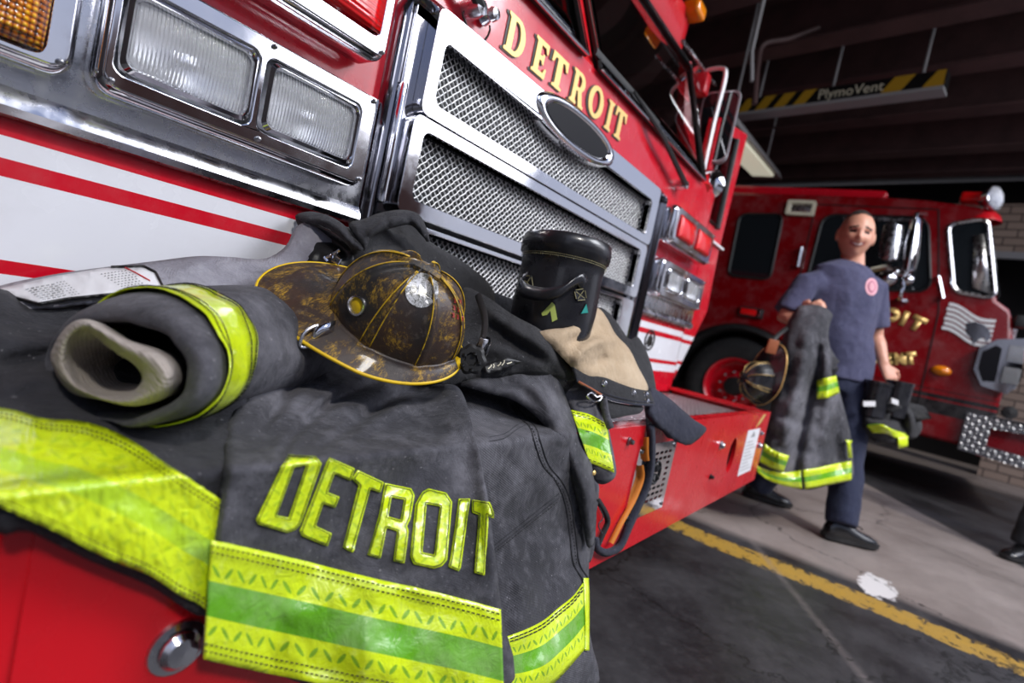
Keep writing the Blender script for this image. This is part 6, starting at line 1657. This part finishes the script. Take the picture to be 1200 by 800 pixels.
def head(bm, c, X, Y, Z, s=1.0):
    """X to the viewer's right, Y up, Z out of the face"""
    n, m_ = 56, 44; rings = []
    g = lambda x, y, cx, cy, sx, sy: math.exp(-((x - cx) / sx) ** 2 - ((y - cy) / sy) ** 2)
    for i in range(1, m_):
        ph = -PI / 2 + PI * i / m_; rg = []
        for j in range(n):
            th = 2 * PI * j / n; x = math.cos(ph) * math.sin(th); z = math.cos(ph) * math.cos(th); y = math.sin(ph)
            w_ = .078 * (1 - .18 * max(0, -y) ** 1.3 - .05 * max(0, y - .5)); px, py, pz = x * w_, y * .122, z * .098
            if z > 0:
                ax_, ay_ = px, py
                pz += .022 * g(ax_, ay_, 0, -.030, .013, .014) + .013 * g(ax_, ay_, 0, -.008, .009, .024)              # nose
                pz += .008 * (g(ax_, ay_, -.03, .022, .024, .010) + g(ax_, ay_, .03, .022, .024, .010))              # brows
                pz -= .011 * (g(ax_, ay_, -.030, .004, .016, .011) + g(ax_, ay_, .030, .004, .016, .011))              # sockets
                pz += .009 * (g(ax_, ay_, -.042, -.030, .020, .018) + g(ax_, ay_, .042, -.030, .020, .018))          # cheeks
                pz += .007 * g(ax_, ay_, 0, -.060, .028, .009) - .003 * g(ax_, ay_, 0, -.061, .03, .003) + .010 * g(ax_, ay_, 0, -.098, .024, .018)
            else: pz *= 1.04; py += .006 * (1 + z)
            rg.append(c + (X * px + Y * py + Z * pz) * s)
        rings.append(rg)
    loft(bm, rings, True, True)
    for k in (-1, 1): ball(bm, c + (X * .080 * k + Y * -.008 - Z * .005) * s, .010 * s, .020 * s, .032 * s, (X, Z, Y), 12)

def person(label, J, face_x, face_y, face_z, side, scale=1.0, shirt=True, grip=None, tee='tee', pants='trousers_cloth'):
    """J: joints in world coordinates"""
    R = root('person', tuple(V((J['hip'].x, J['hip'].y, 0))), label, 'person')
    up = V((0, 0, 1)); fw = side.cross(up).normalized()
    if fw.dot(V(CAM) - J['hip']) < 0: fw = -fw
    bm = bmesh.new()
    head(bm, J['head'], face_x, face_y, face_z, scale)
    limb(bm, [(J['head'] - face_y * .05 - face_z * .015, .056, .058), (J['neck'], .058, .060), (J['neck'] - up * .05, .085, .07)], side)
    limb(bm, [(J['neck'] - up * .02, .07, .06), (J['chest'] + up * .10, .175, .095), (J['chest'], .165, .11), (J['belly'], .140, .10), (J['hip'], .150, .105), (J['hip'] - up * .08, .12, .09)], side)
    for k in ('l', 'r'):
        sh, el_, wr_, hd = J['sh_' + k], J['el_' + k], J['wr_' + k], J['hd_' + k]
        limb(bm, [(sh, .052, .052), (sh.lerp(el_, .35), .048, .048), (el_, .038, .040), (el_.lerp(wr_, .3), .041, .041), (wr_, .026, .024)], side)
        d = hd - wr_
        ga, gn = grip[k]; hand(bm, wr_, d, ga, gn, .95, 1.0, k == 'l')
        hp, kn, an = J['hp_' + k], J['kn_' + k], J['an_' + k]
        limb(bm, [(hp, .085, .085), (hp.lerp(kn, .5), .070, .075), (kn, .052, .055), (kn.lerp(an, .35), .052, .056), (an, .035, .038)], side)
    body = remesh_bm(bm, .0065, 4)
    # lips and brows coloured where they lie on the face
    lm = {}
    c = J['head']
    for f in body.faces:
        q = f.calc_center_median() - c; x, y, z = q.dot(face_x) / scale, q.dot(face_y) / scale, q.dot(face_z) / scale
        f.material_index = 0
        if z > .05:
            if abs(y + .060 - .010 * (x / .03) ** 2) < .0100 and abs(x) < .034: f.material_index = 1
            if abs(y + .0585 - .010 * (x / .03) ** 2) < .0030 and abs(x) < .022: f.material_index = 2
            if abs(y - .0245 + .006 * (abs(x) - .03) / .02) < .0055 and .013 < abs(x) < .050: f.material_index = 3
            if abs(y - .004) < .0062 and .017 < abs(x) < .043: f.material_index = 3
    B_ = obj('body', body, ['skin', 'lip', 'teeth', 'hair'], R, smooth='keep')
    # cropped hair
    bm = bmesh.new(); head(bm, J['head'], face_x, face_y, face_z, scale * 1.022)
    kill = []
    for f in bm.faces:
        q = (f.calc_center_median() - c) / scale; x, y, z = q.dot(face_x), q.dot(face_y), q.dot(face_z)
        lim = .084 + .22 * z if z > 0 else .084 + 1.15 * z
        if y < max(lim, -.035) or abs(x) > .0795: kill.append(f)
    bmesh.ops.delete(bm, geom=kill, context='FACES'); obj('hair', bm, 'hair', R, smooth='keep')
    # shirt: torso and short sleeves fused
    bm = bmesh.new()
    limb(bm, [(J['neck'] - up * .012, .072, .066), (J['neck'] - up * .03, .11, .08), (J['chest'] + up * .115, .190, .105), (J['chest'], .190, .125), (J['belly'], .178, .122), (J['hip'] + up * .03, .180, .125), (J['hip'] - up * .05, .186, .13)], side, 28)
    for k in ('l', 'r'):
        sh, el_ = J['sh_' + k], J['el_' + k]
        limb(bm, [(sh + (J['chest'] - sh) * .3 + up * .03, .07, .07), (sh, .070, .072), (sh.lerp(el_, .4), .072, .070), (sh.lerp(el_, .82), .074, .068)], side, 20)
    for v in bm.verts: v.co += V((1, 1, 0)) * .006 * noise.noise(v.co * 9) 
    bm = remesh_bm(bm, .009, 4)
    for v in bm.verts: v.co += (v.co - V((J['belly'].x, J['belly'].y, v.co.z))).normalized() * (.009 * noise.noise(V((v.co.x * 14, v.co.y * 14, v.co.z * 4))) + .004 * noise.noise(v.co * 26))
    S_ = obj('t_shirt', bm, tee, R, smooth='keep')
    # trousers
    bm = bmesh.new()
    limb(bm, [(J['hip'] + up * .04, .165, .115), (J['hip'] - up * .03, .170, .12), (J['hip'] - up * .12, .150, .11)], side, 24)
    for k in ('l', 'r'):
        hp, kn, an = J['hp_' + k], J['kn_' + k], J['an_' + k]
        limb(bm, [(hp + up * .02, .095, .095), (hp.lerp(kn, .5), .088, .092), (kn, .078, .080), (kn.lerp(an, .5), .078, .080), (an.lerp(kn, .12), .078, .085), (an - up * .01, .076, .085)], side, 20)
    bm = remesh_bm(bm, .010, 4)
    for v in bm.verts: v.co += V((noise.noise(v.co * 11), noise.noise(v.co * 11 + V((5, 5, 5))), 0)) * .010
    obj('trousers', bm, pants, R, smooth='keep')
    bm = bmesh.new(); q = J['hip'] - up * .045
    # shoes
    for k in ('l', 'r'):
        an, toe = J['an_' + k], J['toe_' + k]
        d = V((toe.x - an.x, toe.y - an.y, 0)).normalized(); sd_ = d.cross(up); g = V((an.x, an.y, 0)); zt = min(toe.z, an.z - .08)
        bm = bmesh.new(); rings = []
        for t_, w_, h in ((-.075, .022, .05), (-.065, .034, .085), (-.03, .040, .115), (.02, .042, .110), (.07, .046, .080), (.12, .050, .062), (.16, .046, .052), (.19, .034, .040), (.205, .014, .022)):
            c_ = g + d * t_ + up * zt
            rings.append([c_ + sd_ * (w_ * math.cos(a)) + up * (max(0, h * (.42 + .58 * math.sin(a)))) for a in [2 * PI * j / 22 for j in range(22)]])
        loft(bm, rings, True, True); sh_ = obj('shoe', bm, 'shoe', R)
        bm = bmesh.new(); rings = []
        for t_, w_ in ((-.078, .024), (-.06, .038), (0, .043), (.08, .049), (.13, .053), (.17, .046), (.20, .030), (.21, .012)):
            c_ = g + d * t_ + up * zt; rings.append([c_ + sd_ * w_, c_ - sd_ * w_, c_ - sd_ * w_ + up * .022, c_ + sd_ * w_ + up * .022])
        loft(bm, rings, True, True); obj('sole', bm, 'rubber', sh_)
        bm = bmesh.new()
        for i in range(4):
            c_ = g + d * (.035 + .022 * i) + up * (zt + .112 - .010 * i); tube(bm, [c_ - sd_ * .022, c_ + up * .006, c_ + sd_ * .022], .003, 6)
        obj('laces', bm, 'black', sh_)
    return R, S_

sideA = camdir(1, 0, 0).normalized(); upw = V((0, 0, 1))
roll = math.radians(3)
fz = (V(CAM) - P(1003, 278, 3.0)); fz = (fz.normalized() + camdir(.22, -.16, 0)).normalized()
fy = camdir(.25, -1, 0); fy = (fy - fz * fy.dot(fz)).normalized(); fx = fy.cross(fz)
JA = dict(head=P(1003, 276, 3.0), neck=P(999, 310, 3.02), chest=P(988, 348, 3.0), belly=P(983, 392, 3.0), hip=P(983, 432, 3.02),
          sh_r=P(944, 334, 2.98), el_r=P(918, 374, 2.96), wr_r=P(940, 370, 2.88), hd_r=P(957, 361, 2.80),
          sh_l=P(1024, 338, 3.02), el_l=P(1026, 394, 3.04), wr_l=P(1036, 427, 2.96), hd_l=P(1045, 444, 2.93),
          hp_l=P(1000, 450, 3.0), kn_l=P(994, 538, 2.92), an_l=P(988, 603, 2.80), toe_l=P(1035, 625, 2.8),
          hp_r=P(968, 448, 3.04), kn_r=P(930, 520, 3.10), an_r=P(889, 566, 3.32), toe_r=P(915, 590, 3.3))
for k, dz_ in (('l', .10), ('r', .10)):          # stand the ankles on the floor
    JA['an_' + k].z = dz_
JA['toe_l'] = JA['an_l'] + V((.10, -.14, -.09)); JA['toe_r'] = JA['an_r'] + V((.06, -.16, -.09))
ME, TS = person('smiling person in a navy T-shirt and dark trousers, carrying turnout gear in both hands', JA, fx, fy, fz, sideA, 1.10,
            grip={'r': (camdir(.3, 1, 0), camdir(.2, .6, .8)), 'l': (camdir(1, .2, 0), camdir(-.2, .2, 1))})
# round chest print
bsh = bvh_of(TS)
def sh_hit(u, v, lift):
    p, n = hit(bsh, u, v); return p + n * lift if p is not None else P(u, v, 2.88)
mat('pink_print', (.72, .36, .42), .7); mat('rose_print', (.42, .12, .20), .7)
for rx, ry, m_, lf in ((7.2, 10.2, 'pink_print', .002), (4.6, 7.0, 'rose_print', .0035), (3.2, 5.2, 'pink_print', .005)):
    bm = bmesh.new(); rings = []
    for k_ in (1, .6, .25): rings.append([sh_hit(1021 + rx * k_ * math.cos(a), 336 + ry * k_ * math.sin(a), lf) for a in [2 * PI * i / 24 for i in range(24)]])
    loft(bm, rings, False, True); obj('chest_emblem', bm, m_, TS, smooth=False)

# --- coat carried over the arm
HCt = root('turnout_coat', tuple(P(958, 460, 2.75)), 'charcoal turnout coat with lime bands hanging from the person’s arm', 'turnout coat')
HCt['label'] = 'charcoal turnout coat with lime bands hanging from the smiling person by the collar'
Dh = field([(955, 358, 2.72), (935, 370, 2.74), (925, 400, 2.70), (905, 460, 2.66), (895, 540, 2.66), (920, 480, 2.60), (940, 420, 2.62), (945, 500, 2.66), (960, 560, 2.68), (990, 550, 2.72), (975, 440, 2.70), (1000, 520, 2.74), (970, 380, 2.72), (925, 540, 2.60)],
           folds=[([(948, 372), (942, 420), (930, 470), (915, 520)], 9, .05), ([(962, 390), (955, 440), (940, 500), (930, 560)], 6, -.07), ([(972, 400), (972, 450), (962, 520)], 8, .04), ([(985, 470), (980, 520), (985, 555)], 7, -.04), ([(905, 480), (925, 490), (938, 500)], 6, -.03), ([(900, 505), (918, 515)], 5, -.03), ([(925, 400), (945, 410), (962, 405)], 6, -.03)], amp=.02, scale=26, seed=61, fine=.004, clear=-9)
def dh_clip(): pass
sheet('coat_body', [(934, 360), (944, 357), (958, 357), (970, 362), (976, 369), (973, 378), (971, 394), (975, 418), (980, 442), (986, 466), (993, 492), (998, 516), (1000, 540), (998, 562), (974, 568), (944, 574), (918, 568), (898, 560), (890, 552), (893, 530), (898, 505), (903, 478), (908, 450), (913, 425), (916, 400), (922, 380)], Dh, 'canvas', HCt, 4, .09, .06, 6)
s1 = strip('reflective_band', [(941, 551), (960, 548), (980, 543), (998, 540)], [(944, 573), (960, 570), (980, 566), (998, 562)], Dh, 'trim', HCt, .012, 24, 6, .006)
s1 = strip('reflective_band', [(886, 545), (900, 551), (918, 554), (938, 551)], [(888, 553), (900, 562), (918, 569), (940, 573)], Dh, 'trim', HCt, .014, 24, 6, .006)
s2 = strip('reflective_band', [(896, 520), (908, 528), (925, 534)], [(890, 541), (904, 548), (918, 553)], Dh, 'trim', HCt, .022, 24, 6, .006)
s3 = strip('reflective_band', [(957, 446), (968, 443), (980, 440)], [(957, 467), (970, 466), (984, 460)], Dh, 'trim', HCt, .014, 24, 6, .006)
bm = bmesh.new()
loft(bm, [[P(990, 515, Dh(990, 515) - .014), P(998, 516, Dh(998, 516) - .014)], [P(992, 519, Dh(992, 519) - .014), P(996, 520, Dh(996, 520) - .014)], [P(994, 536, Dh(994, 536) - .014), P(998, 536, Dh(998, 536) - .014)]], closed=False); solidify(obj('sewn_letter', bm, 'trim_plain', HCt), .004)
# --- helmet carried beside it
H2, dm2, brim2, W2, dome2 = make_helmet('black leather helmet with gold piping held beside the carried coat', None, P(893, 444, 2.70), camdir(-.25, .95, .15), camdir(-.93, -.10, -.30), .80, 'boot_leather', 'gold', False)
bm = bmesh.new()
box(bm, (-.026, -.035, -.006), (.026, .035, .006), .006)
q_ = camdir(.0, .2, -1).normalized().to_track_quat('Z', 'Y').to_matrix()
for v in bm.verts: v.co = q_ @ v.co + P(905, 406, 2.63)
obj('front_shield', bm, 'leather_brown', H2)
bm = bmesh.new(); tube(bm, cat([tuple(P(896, 424, 2.70)), tuple(P(904, 410, 2.645)), tuple(P(908, 396, 2.66)), tuple(P(928, 380, 2.80)), tuple(P(946, 366, 2.85))], 5), .011, 8, flat=.4); obj('chin_strap', bm, 'rubber', H2)
# --- trousers and boots carried in the other hand
HB = root('turnout_trousers', tuple(P(1040, 490, 2.88)), 'bundled black turnout trousers with boots, carried by the smiling person', 'trousers')
Db = field([(1013, 450, 2.90), (1063, 455, 2.92), (1040, 470, 2.84), (1005, 500, 2.90), (1040, 500, 2.78), (1075, 500, 2.90), (1050, 520, 2.84), (1010, 515, 2.90)], folds=[([(1020, 480), (1040, 488), (1060, 492)], 5, -.05), ([(1050, 470), (1066, 485), (1070, 505)], 6, .05), ([(1010, 492), (1030, 496), (1050, 506)], 5, .04), ([(1062, 478), (1058, 495), (1064, 510)], 4, -.05)], amp=.025, scale=16, seed=71, fine=.006, clear=-9)
sheet('outer_shell', [(1008, 472), (1020, 466), (1040, 464), (1056, 466), (1066, 474), (1076, 486), (1081, 498), (1078, 508), (1070, 515), (1060, 514), (1054, 525), (1030, 521), (1002, 514), (1000, 505), (1004, 490)], Db, 'black_cloth', HB, 4, .12, .06, 5)
strip('reflective_band', [(1015, 499), (1033, 497), (1046, 503), (1062, 508)], [(1022, 507), (1038, 508), (1050, 513), (1062, 515)], Db, 'trim_plain', HB, .012, 20, 4, .006)
strip('reflective_band', [(1053, 511), (1064, 510)], [(1053, 526), (1064, 523)], Db, 'trim_plain', HB, .014, 8, 4, .006)
for u, v, uu, vv in ((1012, 474, 1026, 474), (1045, 470, 1053, 473)):
    bm = bmesh.new(); loft(bm, [[P(u, v - 4, 2.80), P(uu, vv - 4, 2.80)], [P(u, v + 2, 2.80), P(uu, vv + 2, 2.80)]], closed=False); solidify(obj('white_lining', bm, 'white', HB, smooth=False), .01)
bc_ = P(1038, 462, 2.88); 
for du_, r_ in ((-12, .062), (13, .058)):
    c_ = P(1038 + du_, 466, 2.88); bm = bmesh.new()
    loft(bm, [[c_ + V((r_ * 1.15 * math.cos(a), r_ * math.sin(a), h)) for a in [2 * PI * i / 28 for i in range(28)]] for r_, h in ((r_, -.10), (r_, .0), (r_ * 1.03, .07), (r_ * 1.08, .072), (r_ * 1.08, .088), (r_ * .98, .09), (r_ * .94, .04), (r_ * .9, -.08))], False, True)
    obj('boot_shaft', bm, 'boot_leather', HB)

# --- second person, mostly beyond the right edge of the frame: only a foot shows
g0 = on(1184, 655, 2, 0.0)
def W3(x, y, z): return V((g0.x + x, g0.y + y, z))
JB = dict(head=W3(.30, -.30, 1.62), neck=W3(.30, -.30, 1.46), chest=W3(.30, -.30, 1.28), belly=W3(.30, -.30, 1.08), hip=W3(.30, -.28, .92),
          sh_r=W3(.20, -.12, 1.40), el_r=W3(.17, -.05, 1.12), wr_r=W3(.15, -.08, .88), hd_r=W3(.14, -.09, .80), sh_l=W3(.40, -.48, 1.40), el_l=W3(.44, -.54, 1.12), wr_l=W3(.42, -.54, .88), hd_l=W3(.42, -.54, .80),
          hp_r=W3(.24, -.20, .88), kn_r=W3(.13, -.10, .50), an_r=W3(.10, -.07, .10), toe_r=W3(-.05, .02, .01), hp_l=W3(.36, -.38, .88), kn_l=W3(.36, -.44, .50), an_l=W3(.36, -.46, .10), toe_l=W3(.22, -.36, .01))
fz2 = V((-.86, .5, 0)).normalized(); fx2 = upw.cross(fz2)
person('person in black shoes standing at the right edge, only a foot in view', JB, fx2, upw, fz2, fx2, 1.0, grip={'r': (fz2, fx2), 'l': (fz2, -fx2)}, tee='navy_cloth', pants='black_cloth')
